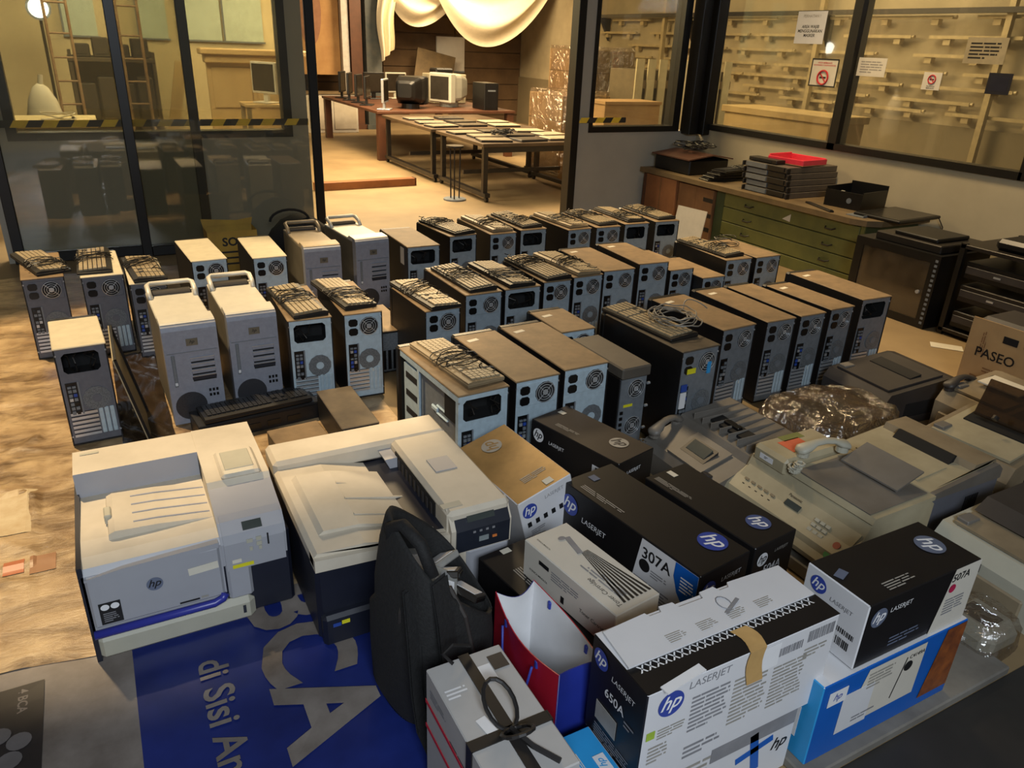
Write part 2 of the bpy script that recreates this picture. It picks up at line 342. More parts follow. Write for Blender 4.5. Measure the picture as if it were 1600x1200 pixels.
# right wall
RX = 5.3
wallpiece('wall_right', MB().box(RX, 0.4, 0, RX + .12, PY + .1, ZS), WALLB, 'pale wall under the right windows')
window('window_3', 'right window beside the corner', [(RX - .02, 4.36, ZS, RX + .1, 5.9, ZS + .05), (RX - .02, 4.35, ZS, RX + .1, 4.43, 2.6)], (RX + .03, 4.43, ZS + .05, RX + .036, 5.9, 2.6), GLASS)
window('window_4', 'right window nearest the camera', [(RX - .02, 2.86, ZS, RX + .1, 4.35, ZS + .05), (RX - .02, 2.80, ZS, RX + .1, 2.88, 2.6)], (RX + .03, 2.88, ZS + .05, RX + .036, 4.35, 2.6), GLASS)
window('window_5', 'right window past the frame edge', [(RX - .02, .4, ZS, RX + .1, 2.80, ZS + .05)], (RX + .03, .4, ZS + .05, RX + .036, 2.80, 2.6), GLASS)
# rooms behind
BRICK = mat('far_wall', (150, 136, 106), .85, alt=(176, 160, 126), scale=1.4)
DADO = mat('far_wall_dado', (126, 112, 84), .85, var=.08, scale=2)
fw = struct('wall_far_right', MB().box(8.2, .4, .9, 8.35, 16, 3.0).mesh('wall_far_right', BRICK), 'pale far wall hung with steel rails')
MB().box(8.17, .4, 0, 8.35, 16, .9).obj('dado', DADO, fw)
PLANK = mat('plank_wall', (104, 80, 52), .8, alt=(80, 60, 38), scale=2.2)
wb = struct('wall_far_back', MB().box(2.2, 15.05, 0, 8.2, 15.2, 3.2).mesh('wall_far_back', PLANK), 'brown plank wall at the end of the back room')
for k in range(9):
    z = .15 + k * .3
    for j in range(4): MB().box(2.2 + j * 1.5 + .01, 15.02, z, 2.2 + (j + 1) * 1.5 - .01, 15.05, z + .28).obj('plank', PLANK, wb)
wallpiece('wall_left_room', MB().box(-2.2, 10.4, 0, 2.36, 10.55, 3.0), mat('left_room_wall', (206, 192, 156), .85, var=.05, scale=2), 'cream wall of the room behind the left window')
# rails on the far wall
RAIL = mat('rail_steel', (176, 158, 118), .5, .3, var=.15)
rr = random.Random(3)
lv = ['highest', 'second highest', 'third', 'fourth', 'fifth', 'sixth', 'lowest']
for i, z in enumerate((1.95, 1.76, 1.58, 1.41, 1.27, 1.13, 1.02)):
    for j in range(6):
        y0 = 4.3 + j * 1.25 + (i % 3) * .38 + rr.uniform(-.1, .1); L = rr.uniform(.85, 1.15)
        if y0 + L > 12.4: continue
        t = thing('wall_rail', f'steel rail on the far wall, {lv[i]} row, {["nearest the camera", "second along", "third along", "fourth along", "fifth along", "last along"][j]}', 'rail', (8.17, y0, z), group='steel rails on the far wall')
        MB().box(-.09, 0, -.016, -.04, L, .016).obj('bar', RAIL, t); MB().cyl((-.065, -.03, 0), (-.065, .0, 0), .02, 8).obj('end_cap', RAIL, t)
        for q in (.2, .8): MB().box(-.07, L * q - .04, -.075, 0, L * q + .04, -.016).obj('bracket', RAIL, t)
for k, y in enumerate((4.9, 7.2, 10.2)):
    t = thing('wall_post', ['steel upright on far wall nearest the camera', 'steel upright on far wall behind the crate', 'steel upright on far wall seen through small window'][k], 'post', (8.05, y, 0))
    MB().box(-.03, -.03, 0, .03, .03, 2.9).obj('upright', RAIL, t); MB().box(-.06, -.06, 0, .06, .06, .02).obj('foot_plate', RAIL, t)
t = thing('wall_beam', 'dark steel beam running high along far wall', 'beam', (8.0, 4, 1.98)); MB().box(-.04, 0, 0, .04, 8.2, .05).obj('beam', STEELDK, t)
for y in (.6, 3.1, 5.6, 7.8): MB().prism([(-.04, 0), (.16, 0), (.16, -.35)], 'y', y, y + .06).obj('bracket', STEELDK, t)
# hazard tape
HY = mat('tape_yellow', (250, 206, 66), .5); HB = mat('tape_black', (52, 48, 44), .5)
def hazard(x0, x1, y, z, label):
    b = MB(); w = .088; h = .046; x = x0; k = 0
    while x < x1:
        a = min(x + w, x1); b.face([(x - .0, y, z), (a, y, z), (min(a + .03, x1), y, z + h), (min(x + .03, x1), y, z + h)], k % 2); x = a; k += 1
    return tag(b.obj('hazard_tape', [HY, HB]), label, 'tape')
hazard(-.62, 1.50, PY + .034, ZS + .055, 'yellow and black striped tape across left window')
hazard(3.90, 4.42, PY - .034, ZS + .055, 'yellow and black striped tape on small right window')
# signs on the right windows (on the room side of the glass)
def sign(name, label, y, z, w, h, m=WHITE):
    t = thing(name, label, 'sign', (RX + .026, y, z), yaw=0); F = frame((0, 0, 0), (0, -1, 0), (0, 0, 1))
    link('sheet', plate(w, h, m, .0015), t, M=F); return t, F
NOT = lambda t, F, x, y, r: (MB().tube([(r * math.cos(a * PI / 10), r * math.sin(a * PI / 10), .002) for a in range(20)], r * .14, 5, closed=True).box(-r * .08, -r, .001, r * .08, r, .003).obj('ban_ring', INKR, t, M=on(F, x, y, .002, 45)), MB().box(-r * .6, -r * .12, .001, r * .6, r * .12, .002).obj('cigarette', INK, t, M=on(F, x, y, .002)))
t, F = sign('mask_notice', 'white notice on window telling people to wear masks', 4.86, 1.735, .30, .24); letter('PERHATIAN !', t, on(F, 0, .085, .002), INKL, height=.022); letter('AREA WAJIB\nMENGGUNAKAN\nMASKER', t, on(F, 0, -.025, .002), INK, width=.25)
t, F = sign('no_smoking_sign', 'framed red no smoking sign on window near mullion', 4.64, 1.405, .27, .21, LABEL); letter('ANDA MEMASUKI\nKAWASAN TANPA ROKOK', t, on(F, 0, .065, .002), INKR, width=.22); NOT(t, F, 0, -.035, .052)
for q in ((-.135, -.105, -.125, .105), (.125, -.105, .135, .105), (-.125, .095, .125, .105), (-.125, -.105, .125, -.095)): MB().box(q[0], q[1], 0, q[2], q[3], .003).obj('border', INK, t, M=F)
t, F = sign('window_paper', 'plain white paper with faint text on window', 4.2, 1.465, .25, .13, LABEL); lines(t, on(F, 0, 0, .002), .2, .09, 5, INKL, 4)
t, F = sign('small_no_smoking_sign', 'small grey no smoking sign on right window', 3.68, 1.395, .14, .115, LABEL); NOT(t, F, 0, .012, .028); letter('DILARANG\nMEROKOK', t, on(F, 0, -.04, .002), INK, height=.022)
t, F = sign('typed_paper', 'large faint typed paper high on right window', 3.35, 1.6, .28, .16, mat('old_paper', (150, 138, 108), .7)); lines(t, on(F, 0, 0, .002), .22, .11, 5, INK, 5)
t, F = sign('dark_square', 'dark blue square stuck on right window', 3.2, 1.405, .16, .13, mat('dark_square', (20, 22, 34), .5)); MB().box(-.06, -.045, .0016, .06, .045, .002).obj('inner_face', mat('dark_square2', (28, 30, 44), .4), t, M=F)
# ------------------------------------------------------------------ sheets on the floor
TARP = mat('tarp_tan', (196, 170, 130), .34, alt=(140, 112, 78), scale=5.5, detail=10)
def streaks(m):
    nt = m.node_tree; b = nt.nodes['Principled BSDF']; tc = nt.nodes.new('ShaderNodeTexCoord'); mp = nt.nodes.new('ShaderNodeMapping'); mp.inputs['Rotation'].default_value = (0, 0, .9); mp.inputs['Scale'].default_value = (1.2, 3.2, 1)
    n = nt.nodes.new('ShaderNodeTexNoise'); n.inputs['Scale'].default_value = 3.6; n.inputs['Detail'].default_value = 10; n.inputs['Roughness'].default_value = .7; n.inputs['Distortion'].default_value = .6
    nt.links.new(tc.outputs['Object'], mp.inputs[0]); nt.links.new(mp.outputs[0], n.inputs['Vector']); r_ = nt.nodes.new('ShaderNodeValToRGB'); r_.color_ramp.elements[0].position = .36; r_.color_ramp.elements[1].position = .56
    r_.color_ramp.elements[0].color = (.26, .20, .13, 1); r_.color_ramp.elements[1].color = (1, 1, 1, 1); mx = nt.nodes.new('ShaderNodeMix'); mx.data_type = 'RGBA'; mx.blend_type = 'MULTIPLY'; mx.inputs[0].default_value = .9
    src = b.inputs['Base Color'].links[0].from_socket; nt.links.new(src, mx.inputs[6]); nt.links.new(n.outputs['Fac'], r_.inputs[0]); nt.links.new(r_.outputs[0], mx.inputs[7]); nt.links.new(mx.outputs[2], b.inputs['Base Color'])
    bp = nt.nodes.new('ShaderNodeBump'); bp.inputs['Strength'].default_value = .35; bp.inputs['Distance'].default_value = .02; nt.links.new(n.outputs['Fac'], bp.inputs['Height']); nt.links.new(bp.outputs[0], b.inputs['Normal'])
streaks(TARP)
def wr(x, y, s=1): return s * (.004 * math.sin(x * 9 + y * 4) + .003 * math.sin(y * 17 - x * 6) + .003 * math.sin((x + y) * 23 + math.sin(x * 5) * 2) + .0035 * abs(math.sin(x * 3.1 + y * 7.7 + math.sin(y * 3))))
CREASE = [(.95, 2.0, .010), (1.2, 2.75, .008), (.35, .55, .008), (1.35, 3.4, .009), (-.5, -1.9, .008), (.75, 1.35, .008), (1.5, 2.3, .007), (-.8, -2.6, .009), (.1, -.55, .008), (1.05, 1.75, .006), (1.45, 4.2, .008)]
def tz(x, y):
    k = 1 if x < -.36 else .1; z = max(0, wr(x, y, .7) + .002) * k
    for a, c, h in CREASE:
        d = abs(x * math.cos(a) + y * math.sin(a) - c + .03 * math.sin(x * 3 + y * 2)); z += k * .75 * h * max(0, 1 - d / .028)
    return .004 + min(z, .016)
def tpt(u, v): x, y = -1.25 + 2.25 * u, 1.85 + 3.85 * v + .02 * math.sin(u * 22); return (x, y, tz(x, y))
tarp = tag(MB().grid(170, 260, tpt).obj('tarpaulin', TARP, smooth=True), 'wrinkled tan tarpaulin spread on floor at left', 'tarpaulin')
def patch(x0, y0, x1, y1, m, name='faded_print'): MB().grid(8, 8, lambda u, v: (x0 + (x1 - x0) * u, y0 + (y1 - y0) * v, tz(x0 + (x1 - x0) * u, y0 + (y1 - y0) * v) + .0025)).obj(name, m, tarp)
patch(-.60, 2.52, -.36, 2.80, mat('faded_white', (206, 190, 156), .4, alt=(184, 160, 122), scale=12)); patch(-.56, 2.30, -.48, 2.38, mat('faded_orange', (176, 104, 70), .4)); patch(-.44, 2.30, -.385, 2.37, MATS['faded_orange']); patch(-.37, 2.28, -.30, 2.37, mat('faded_brown', (150, 110, 78), .4))
DIRT = mat('banner_white', (138, 130, 124), .5, alt=(84, 75, 68), scale=3.5, detail=8); BLUEP = mat('banner_blue', (30, 44, 112), .3, alt=(22, 33, 88), scale=4)
ban = thing('printed_banner', 'blue printed vinyl banner lying under the printers', 'banner', (0, 0, 0))
def bz(x, y): return .001 + max(0, wr(x, y, .35) + .0012)
MB().grid(70, 60, lambda u, v: (-1.4 + 2.3 * u, .25 + 1.62 * v, bz(-1.4 + 2.3 * u, .25 + 1.62 * v)), mf=lambda u, v: 1 if -1.4 + 2.3 * (u + .5 / 70) > -.125 else 0).obj('sheet', [DIRT, BLUEP], ban, smooth=True)
def drape_letter(body, cx, cy, h, m):
    me, w, hh = TXT[body]; s = h / hh; b = me.copy(); b.materials.clear(); b.materials.append(m)
    for v in b.vertices: X, Y = v.co.x * s, v.co.y * s; v.co = (cx + Y, cy - X, bz(cx + Y, cy - X) + .004)
    return link('lettering', b, ban)
drape_letter('BCA', .30, 1.585, .25, DIRT); drape_letter('di Sisi An', .065, 1.50, .075, DIRT)
BPR = mat('banner_black', (38, 34, 34), .5, var=.15)
MB().grid(6, 14, lambda u, v: (-.80 + .48 * u, .9 + .90 * v, bz(-.8 + .48 * u, .9 + .9 * v) + .003)).obj('dark_print', BPR, ban); drape_letter('4 BCA', -.365, 1.745, .022, DIRT)
PETAL = mat('banner_grey', (96, 92, 92), .5)
for a in range(5):
    x, y = -.41 + .045 * math.cos(a * 1.257 + .3), 1.60 + .045 * math.sin(a * 1.257 + .3)
    MB().face([(x + .026 * math.cos(k * PI / 8) , y + .026 * math.sin(k * PI / 8), bz(x, y) + .0045) for k in range(16)]).obj('petal_print', PETAL, ban)
dm = tag(MB().box(1.0, -1.2, 0, 5.2, .71, .002).obj('floor_mat', FLOORD), 'dark rubber floor covering at lower right', 'mat')
PLAS = mat('black_film', (44, 34, 24), .2, var=.3)
tag(MB().grid(24, 70, lambda u, v: (-.075 + .19 * u, 2.42 + 1.6 * v, .006 + .016 * abs(math.sin(u * 4 + v * 9 + 2 * math.sin(v * 14 + u))) ** 2 + .008 * abs(math.sin(u * 9 - v * 5 + math.sin(v * 30))))).obj('plastic_sheet', PLAS, smooth=True), 'crumpled black plastic sheet between the leaning panel and silver workstation', 'plastic sheet')
# ------------------------------------------------------------------ desktop towers (rear side to the camera)
def fan_grille(r=.040, wires=5):
    def f():
        b = MB()
        for k in range(1, wires): q = r * k / (wires - 1); b.tube([(q * math.cos(a * PI / 11), 0, q * math.sin(a * PI / 11)) for a in range(22)], .0017, 4, closed=True)
        for a in range(4):
            t = a * PI / 2 + PI / 4; b.tube([(.3 * r * math.cos(t), 0, .3 * r * math.sin(t)), (1.05 * r * math.cos(t), 0, 1.05 * r * math.sin(t))], .0017, 4)
        b.cyl((0, .002, 0), (0, -.001, 0), r * .26, 12); return b.mesh('fan_grille', CHROME)
    return cached(('fg', r, wires), f)
def socket_mesh(): return cached('sock', lambda: MB().prism([(-.020, -.009), (-.012, -.0165), (.012, -.0165), (.020, -.009), (.020, .009), (.012, .0165), (-.012, .0165), (-.020, .009)], 'y', -.004, .002).mesh('power_socket', SOCK))
def octo(r, y0, y1, mt, name): return cached(('oct', r, y0, y1, mt.name, name), lambda: MB().prism([(r * math.cos(k * PI / 6 + PI / 12), r * math.sin(k * PI / 6 + PI / 12)) for k in range(12)], 'y', y0, y1).mesh(name, mt))
def io_mesh(v):
    def f():
        b = MB(); rr = random.Random(v); b.box(-.020, -.0015, -.066, .020, .001, .066, 1); b.box(.020, -.003, -.068, .026, .001, .068, 0)
        z = .052
        while z > -.056:
            h = rr.choice((.008, .012, .014)); 
            for s in (-1, 1): b.box(s * .008 - .006, -.006, z - h, s * .008 + .006, 0, z, rr.choice((0, 0, 4, 4, 1, 1, 1, 0, 0, 0, 2)))
            z -= h + .006
        return b.mesh('io_panel', [STEELD, SOCK, PORTB, PORTG, CHROME, PORTP])
    return cached(('io', v), f)
def slot_mesh(w): return cached(('slot', round(w, 3)), lambda: MB().box(-w / 2, -.003, -.0065, w / 2, .0, .0045, 0).box(-w / 2, -.0032, .0045, w / 2, 0, .0062, 1).mesh('slot_cover', [CHROME, HOLE]))
def rib_mesh(h): return cached(('rib', round(h, 3)), lambda: MB().rbox(-.008, -.004, -h / 2, .008, .001, h / 2, .003).mesh('panel_rib', STEEL))
def plate_hole(b, x0, z0, x1, z1, hx0, hz0, hx1, hz1, y0, y1, c=.012, m=0):
    b.box(x0, y0, z0, x1, y1, hz0, m); b.box(x0, y0, hz1, x1, y1, z1, m); b.box(x0, y0, hz0, hx0, y1, hz1, m); b.box(hx1, y0, hz0, x1, y1, hz1, m)
    for (cx, cz, sx, sz) in ((hx0, hz0, 1, 1), (hx1, hz0, -1, 1), (hx0, hz1, 1, -1), (hx1, hz1, -1, -1)):
        p = [(cx, cz), (cx + sx * c, cz), (cx, cz + sz * c)]
        b.prism(p if sx * sz > 0 else p[::-1], 'y', y0, y1, m)
def tower(x, y, yaw, w, d, h, label, hole=False, top=None, style=0, sticker=False, steel=None, openside=False):
    steel = steel or STEEL; top = top or DUST
    t = thing('desktop_tower', label, 'computer tower', (x, y, 0), yaw, 'desktop computer towers on the floor'); yr = -d / 2; a = w / 2
    b = MB(); b.box(a - .004, yr, .012, a, d / 2 - .02, h - .006).box(-a, yr, .012, a, d / 2 - .02, .018)
    if not openside: b.box(-a, yr, .012, -a + .004, d / 2 - .02, h - .006)
    b.obj('case', BLACK, t)
    for sx in (-1, 1):
        for yy in (yr + .04, d / 2 - .06): MB().cyl((sx * (a - .03), yy, 0), (sx * (a - .03), yy, .012), .012, 10).obj('foot', BEZEL, t)
    MB().rbox(-a - .001, yr - .003, h - .007, a + .001, d / 2 - .02, h, .003).obj('top_panel', top, t)
    MB().rbox(-a, d / 2 - .02, .01, a, d / 2 + .018, h - .002, .008).obj('front_bezel', BEZEL, t)
    hz0, hz1 = h - .108, h - .026; hx0, hx1 = -a + .022, a - .03
    b = MB(); R0 = yr + .003
    if hole: plate_hole(b, -a + .005, .018, a - .005, h - .008, hx0, hz0, hx1, hz1, R0, R0 + .003)
    else: b.box(-a + .005, R0, .018, a - .005, R0 + .003, h - .008)
    b.obj('rear_panel', steel, t)
    if hole:
        MB().face([(hx0 - .01, R0 + .12, hz0 - .02), (hx1 + .01, R0 + .12, hz0 - .02), (hx1 + .01, R0 + .12, hz1 + .015), (hx0 - .01, R0 + .12, hz1 + .015)]).box(hx0 - .012, R0 + .004, hz0 - .02, hx1 + .012, R0 + .12, hz0 - .018).box(hx0 - .012, R0 + .004, hz0 - .02, hx0 - .01, R0 + .12, hz1 + .01).box(hx1 + .01, R0 + .004, hz0 - .02, hx1 + .012, R0 + .12, hz1 + .01).obj('power_supply_bay', HOLE, t)
        rr = random.Random(int(x * 100)); b = MB()
        for k in range(4): x0 = rr.uniform(hx0, hx1); b.tube([(min(max(x0 + rr.uniform(-.012, .012) * q, hx0), hx1), R0 + .03 + .02 * math.sin(q * 2 + k), hz0 - .005 + q * .02) for q in range(5)], .0025, 5)
        b.obj('loose_wires', STEELDK, t)
    else:
        z0 = h - .064; p = MB().rbox(-a + .012, R0 - .003, h - .108, a - .012, R0, h - .018, .002).obj('power_supply', steel, t)
        link('fan_recess', octo(.043, -.0012, .0, HOLE, 'fan_recess'), p, (a - .062, R0 - .003, z0)); link('fan_grille', fan_grille(), p, (a - .062, R0 - .006, z0))
        for q in (.021, -.021): link('power_socket', socket_mesh(), p, (-a + .040, R0 - .003, z0 + q))
    # lower half: ports, case fan, slots
    zc = h * .50
    link('io_panel', io_mesh(style % 3), t, (-a + .036, R0 - .001, zc))
    v = link('fan_vent', octo(.050, -.003, .0, MESHV, 'fan_vent'), t, (a - .064, R0, zc - .012)); link('fan_hub', octo(.017, -.005, -.002, steel, 'fan_hub'), v)
    sw = w * .52; n = 6 if h > .39 else 4
    for k in range(n): link('slot_cover', slot_mesh(sw), t, (-a + .014 + sw / 2, R0, .052 + k * .0185))
    for k in range(3): link('panel_rib', rib_mesh(.11), t, (a - .02 - k * .0195, R0, .10))
    if style % 2 == 0: link('asset_sticker', plate(.034, .014, LABEL), t, M=frame((a - .05, R0 - .001, h * .335), (1, 0, 0), (0, 0, 1)))
    if sticker: link('price_sticker', plate(.05, .022, LABEL), t, M=Matrix.Translation((-a + .05, d / 2 - .09, h)) @ Matrix.Rotation(.2, 4, 'Z'))
    for sx in (-1, 1):
        for zz in (.05, h - .03): MB().cyl((sx * (a - .004), R0 - .003, zz), (sx * (a - .004), R0 + .002, zz), .004, 8).obj('thumb_screw', CHROME, t)
    return t
B_ = 'in the back row'; M_ = 'in the middle row'; R_ = 'in the right block'
TW = [
 ('A1', -.316, 4.357, 3.2, .178, .50, .42, 'leftmost tower by the glass doors, keyboard with tangled cord on top', {}),
 ('A2', -.058, 4.304, 1.7, .185, .50, .42, 'second tower from the left, cream top under a keyboard', dict(top=CREAM, style=1)),
 ('A3', .138, 4.170, .7, .165, .482, .40, 'third tower from the left, partly hidden behind the silver workstation', dict(style=2, top=CREAM)),
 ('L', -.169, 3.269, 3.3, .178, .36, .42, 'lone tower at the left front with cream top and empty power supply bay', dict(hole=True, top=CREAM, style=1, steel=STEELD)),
 ('A4', .443, 4.431, 3.5, .181, .50, .42, 'tower with bare cream top left of the yellow box', dict(top=CREAM)),
 ('A5', .764, 4.385, -.5, .180, .50, .42, 'tower with bare cream top right of the yellow box', dict(top=CREAM, style=1)),
 ('A6', .716, 3.328, -1.8, .187, .50, .42, 'tower beside front silver workstation with missing power supply, keyboard on top', dict(hole=True, style=1)),
 ('A7', .947, 3.320, -1.9, .173, .50, .42, 'tower right of the one missing its power supply, tilted keyboard on top', dict(style=2)),
 ('B1', 1.635, 4.331, -.3, .205, .49, .42, 'tower right of the rear silver workstation with white side label', dict(hole=True, style=1)),
 ('B2', 1.949, 4.484, 5, .195, .449, .42, f'second tower from left {B_} of keyboard-topped towers', dict(hole=True, style=2)),
 ('B3', 2.234, 4.476, .2, .191, .50, .42, f'third tower from left {B_} with round fan grille', {}),
 ('B4', 2.478, 4.514, -.1, .197, .50, .42, f'fourth tower from left {B_} with empty bay', dict(hole=True, style=1)),
 ('B5', 2.773, 4.419, 1.8, .188, .49, .42, f'fifth tower from left {B_}', dict(style=2)),
 ('B6', 3.022, 4.419, -3.3, .192, .50, .42, f'sixth tower from left {B_}', {}),
 ('B7', 3.282, 4.444, -4.1, .20, .50, .42, f'seventh tower from left {B_} with empty bay', dict(hole=True, style=1)),
 ('B8', 3.551, 4.443, -5.0, .20, .50, .42, f'rightmost tower {B_} beside the cardboard', dict(hole=True, style=2)),
 ('C1', 1.277, 3.194, 2.3, .175, .413, .42, f'leftmost tower {M_}, slanted keyboard on top', dict(style=2)),
 ('C2', 1.560, 3.387, .9, .20, .50, .42, f'second tower {M_}, keyboard with looped cord on top', dict(style=1)),
 ('C3', 1.785, 3.374, .3, .205, .45, .42, f'third tower {M_} with empty power supply bay', dict(hole=True)),
 ('C4', 2.014, 3.415, -.5, .167, .45, .42, f'fourth tower {M_} with small white sticker', dict(style=2)),
 ('C5', 2.213, 3.439, 1.0, .188, .45, .42, f'fifth tower {M_}, last one carrying a keyboard', dict(style=1)),
 ('C6', 2.455, 3.502, -2, .205, .50, .42, f'sixth tower {M_} with bare dusty top', dict(sticker=True)),
 ('C7', 2.688, 3.480, -3.6, .196, .474, .44, f'seventh and tallest tower {M_} with bare top', dict(style=1, sticker=True)),
 ('C8', 2.890, 3.479, .1, .172, .45, .38, f'shorter tower right of the tallest {M_}', dict(style=2)),
 ('C9', 3.067, 3.394, -1.4, .165, .45, .34, f'lowest tower at the right end {M_}', dict(style=1)),
 ('C10', 3.337, 3.504, -2.5, .20, .50, .40, 'tower before green drawers carrying keyboard and mouse', dict(style=2)),
 ('C11', 3.554, 3.467, -.5, .20, .45, .40, 'tower before green drawers, bare top, right of the one with mouse', {}),
 ('D1', 1.055, 2.386, 3.4, .205, .52, .42, 'front tower with its left side panel removed and keyboard on top', dict(hole=True, openside=True, style=1)),
 ('D2', 1.292, 2.412, 2.1, .190, .52, .42, 'front tower right of the open-sided one, two stickers on top', dict(sticker=True, style=2)),
 ('D3', 1.522, 2.434, 1.5, .205, .517, .42, 'front tower with large fan mesh next to the small grey computer', dict(sticker=True)),
 ('D5', 1.745, 2.72, 0, .175, .30, .40, 'tower half hidden behind the small grey computer', dict(sticker=True, style=1)),
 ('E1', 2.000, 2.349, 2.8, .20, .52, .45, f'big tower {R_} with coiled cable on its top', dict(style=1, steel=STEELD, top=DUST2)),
 ('E2', 2.395, 2.532, 3.2, .205, .492, .42, f'second tower {R_} with sticker on bare top', dict(sticker=True)),
 ('E3', 2.668, 2.546, -.8, .179, .52, .42, f'third tower {R_}', dict(style=1, sticker=True)),
 ('E4', 2.875, 2.546, -.5, .167, .516, .42, f'fourth tower {R_}', dict(style=2)),
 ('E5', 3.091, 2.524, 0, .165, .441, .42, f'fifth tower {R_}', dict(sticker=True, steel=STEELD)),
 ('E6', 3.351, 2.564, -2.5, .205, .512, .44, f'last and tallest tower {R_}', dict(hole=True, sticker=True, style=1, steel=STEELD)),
]
TWO = {}
for k, x, y, yaw, w, d, h, lab, kw in TW:
    lab = lab if lab.split()[0] in ('tower',) or 'tower' in lab else lab
    kw.setdefault('steel', STEELP if k in ('A1', 'A2', 'A3', 'L') else STEELD if k[0] == 'E' else STEELM if k[0] in 'BC' else STEEL)  # B, C, E rear steel dims by row: light falloff put into colour
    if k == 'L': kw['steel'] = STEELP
    TWO[k] = (tower(x, y, yaw, w, d, h, 'black desktop ' + lab if lab.startswith('tower') else lab, **kw), x, y, yaw, w, d, h)
def loc_on(k, dx, dy, dz=0):
    t, x, y, yaw, w, d, h = TWO[k]; a = math.radians(yaw); return (x + dx * math.cos(a) - dy * math.sin(a), y + dx * math.sin(a) + dy * math.cos(a), h + dz)
# what sets single towers apart
def stamped_side(k):
    t, x, y, yaw, w, d, h = TWO[k]; a = -w / 2; b = MB()
    b.box(a + .001, -d / 2, .012, a + .004, -d / 2 + .02, h - .008).box(a + .001, -d / 2 + .02, h - .03, a + .004, d / 2 - .03, h - .008).box(a + .001, -d / 2 + .02, .012, a + .004, d / 2 - .03, .04).box(a + .001, d / 2 - .20, .04, a + .004, d / 2 - .185, h - .03)
    b.obj('side_frame', STEEL, t)
    MB().box(a + .018, -d / 2 + .01, .03, a + .022, d / 2 - .05, h - .02).obj('inner_tray', STEELD, t)
    for yy, zz, ww, hh in ((-.18, .17, .07, .012), (-.18, .14, .07, .012), (-.05, .28, .05, .02), (.02, .12, .09, .05), (.15, .3, .06, .06), (-.11, .30, .09, .008), (-.11, .27, .09, .008)):
        MB().rbox(a + .010, yy - ww / 2, zz - hh / 2, a + .02, yy + ww / 2, zz + hh / 2, .004).obj('stamped_rib', STEEL, t)
    MB().box(a + .008, d / 2 - .18, .05, a + .03, d / 2 - .05, h - .05).obj('drive_cage', STEEL, t)
    for k2 in range(4): MB().box(a + .006, d / 2 - .17, .09 + k2 * .075, a + .0085, d / 2 - .07, .115 + k2 * .075).obj('cage_slot', HOLE, t)
stamped_side('D1')
t = TWO['B1'][0]; link('side_label', plate(.06, .1, LABEL), t, M=frame((-.1035, -.16, .35), (0, -1, 0), (0, 0, 1)))
t = TWO['E1'][0]; a = .1; R = -.26
for nm, m_, px, pz, pw, ph in (('yellow_tag', YELLOW, -.045, .36, .045, .022), ('blue_tag', PORTB, -.072, .29, .03, .03), ('white_tag', WHITE, -.072, .235, .03, .07), ('blue_tape', CSKY, .05, .36, .018, .05)): link(nm, plate(pw, ph, m_, .004), t, M=frame((px, R - .002, pz), (1, 0, 0), (0, 0, 1)))
# leaning side panel next to the lone tower
PANM = mat('panel_inner', (170, 158, 128), .4, .3)
o = MB().box(-.002, -.2, 0, .002, .2, .42, 0).box(.002, -.2, 0, .012, -.196, .42, 1).box(.002, .196, 0, .012, .2, .42, 1).box(.002, -.2, .416, .012, .2, .42, 1).obj('case_side_panel', [PANM, BLACK], None, (.03, 3.10, .004), (0, -.2, 0)); tag(o, 'loose case side panel leaning against the lone tower', 'panel')
# ------------------------------------------------------------------ keyboards
def kb_meshes(kind):
    def f():
        L, Wd = .44, .15; base = MB().prism([(-Wd / 2, 0), (Wd / 2, 0), (Wd / 2, .014), (-Wd / 2 + .02, .022), (-Wd / 2, .018)], 'y', -L / 2, L / 2)
        base.rbox(-Wd / 2 - .002, -L / 2 - .003, .004, Wd / 2 + .002, L / 2 + .003, .012, .003)
        b = MB()
        # rows run along the length; the main block, the cursor block and the number block
        for r in range(6):
            xx = Wd / 2 - .018 - r * .0205; zz = .0135 + .0075 * (r / 6)
            for y0, n in ((-L / 2 + .012, 4), (-L / 2 + .098, 3), (-L / 2 + .166, 14)):
                for c in range(n):
                    if r == 4 and n == 3 and c != 1: continue
                    if r == 0 and 3 < c < 9 and n == 14:
                        if c == 4: b.box(xx - .008, y0 + c * .0186, zz - .004, xx + .008, y0 + 8.9 * .0186, zz + .008)
                        continue
                    b.box(xx - .008, y0 + c * .0186 + .001, zz - .004, xx + .008, y0 + (c + 1) * .0186 - .002, zz + .008, skip='b')
        mk, mb = {'dust': (KEYD, KBASE), 'tan': (KEYD, KTAN), 'black': (KBLK, BEZEL)}[kind]
        return base.mesh('housing', mb), b.mesh('keys', mk)
    return cached(('kb', kind), f)
def cord(v):
    def f():
        rr = random.Random(v * 11 + 1); b = MB(); n = 90; c0 = rr.uniform(-.1, .08); pts = []
        tu = rr.uniform(4.3, 6.2)
        for i in range(n):
            q = i / n; a = q * 2 * PI * tu; ww = .078 + .012 * math.sin(a * .37 + v); pts.append((ww * math.cos(a), c0 + .12 * (q - .5) * rr.choice((1, 1.02)) + .035 * math.sin(a * 1.0 + v), .026 + .008 * abs(math.sin(a)) + .004 * math.sin(a * 2.7) + (.0 if math.cos(a) ** 2 < .8 else -.008)))
        b.tube(pts, .0022, 5)
        b.tube([(.02 * math.sin(i * .5 + v) + .05, c0 - .1 - i * .006, .026 + .004 * math.sin(i)) for i in range(14)], .0024, 5); return b.mesh('cable', CABLE)
    return cached(('cord', v % 5), f)
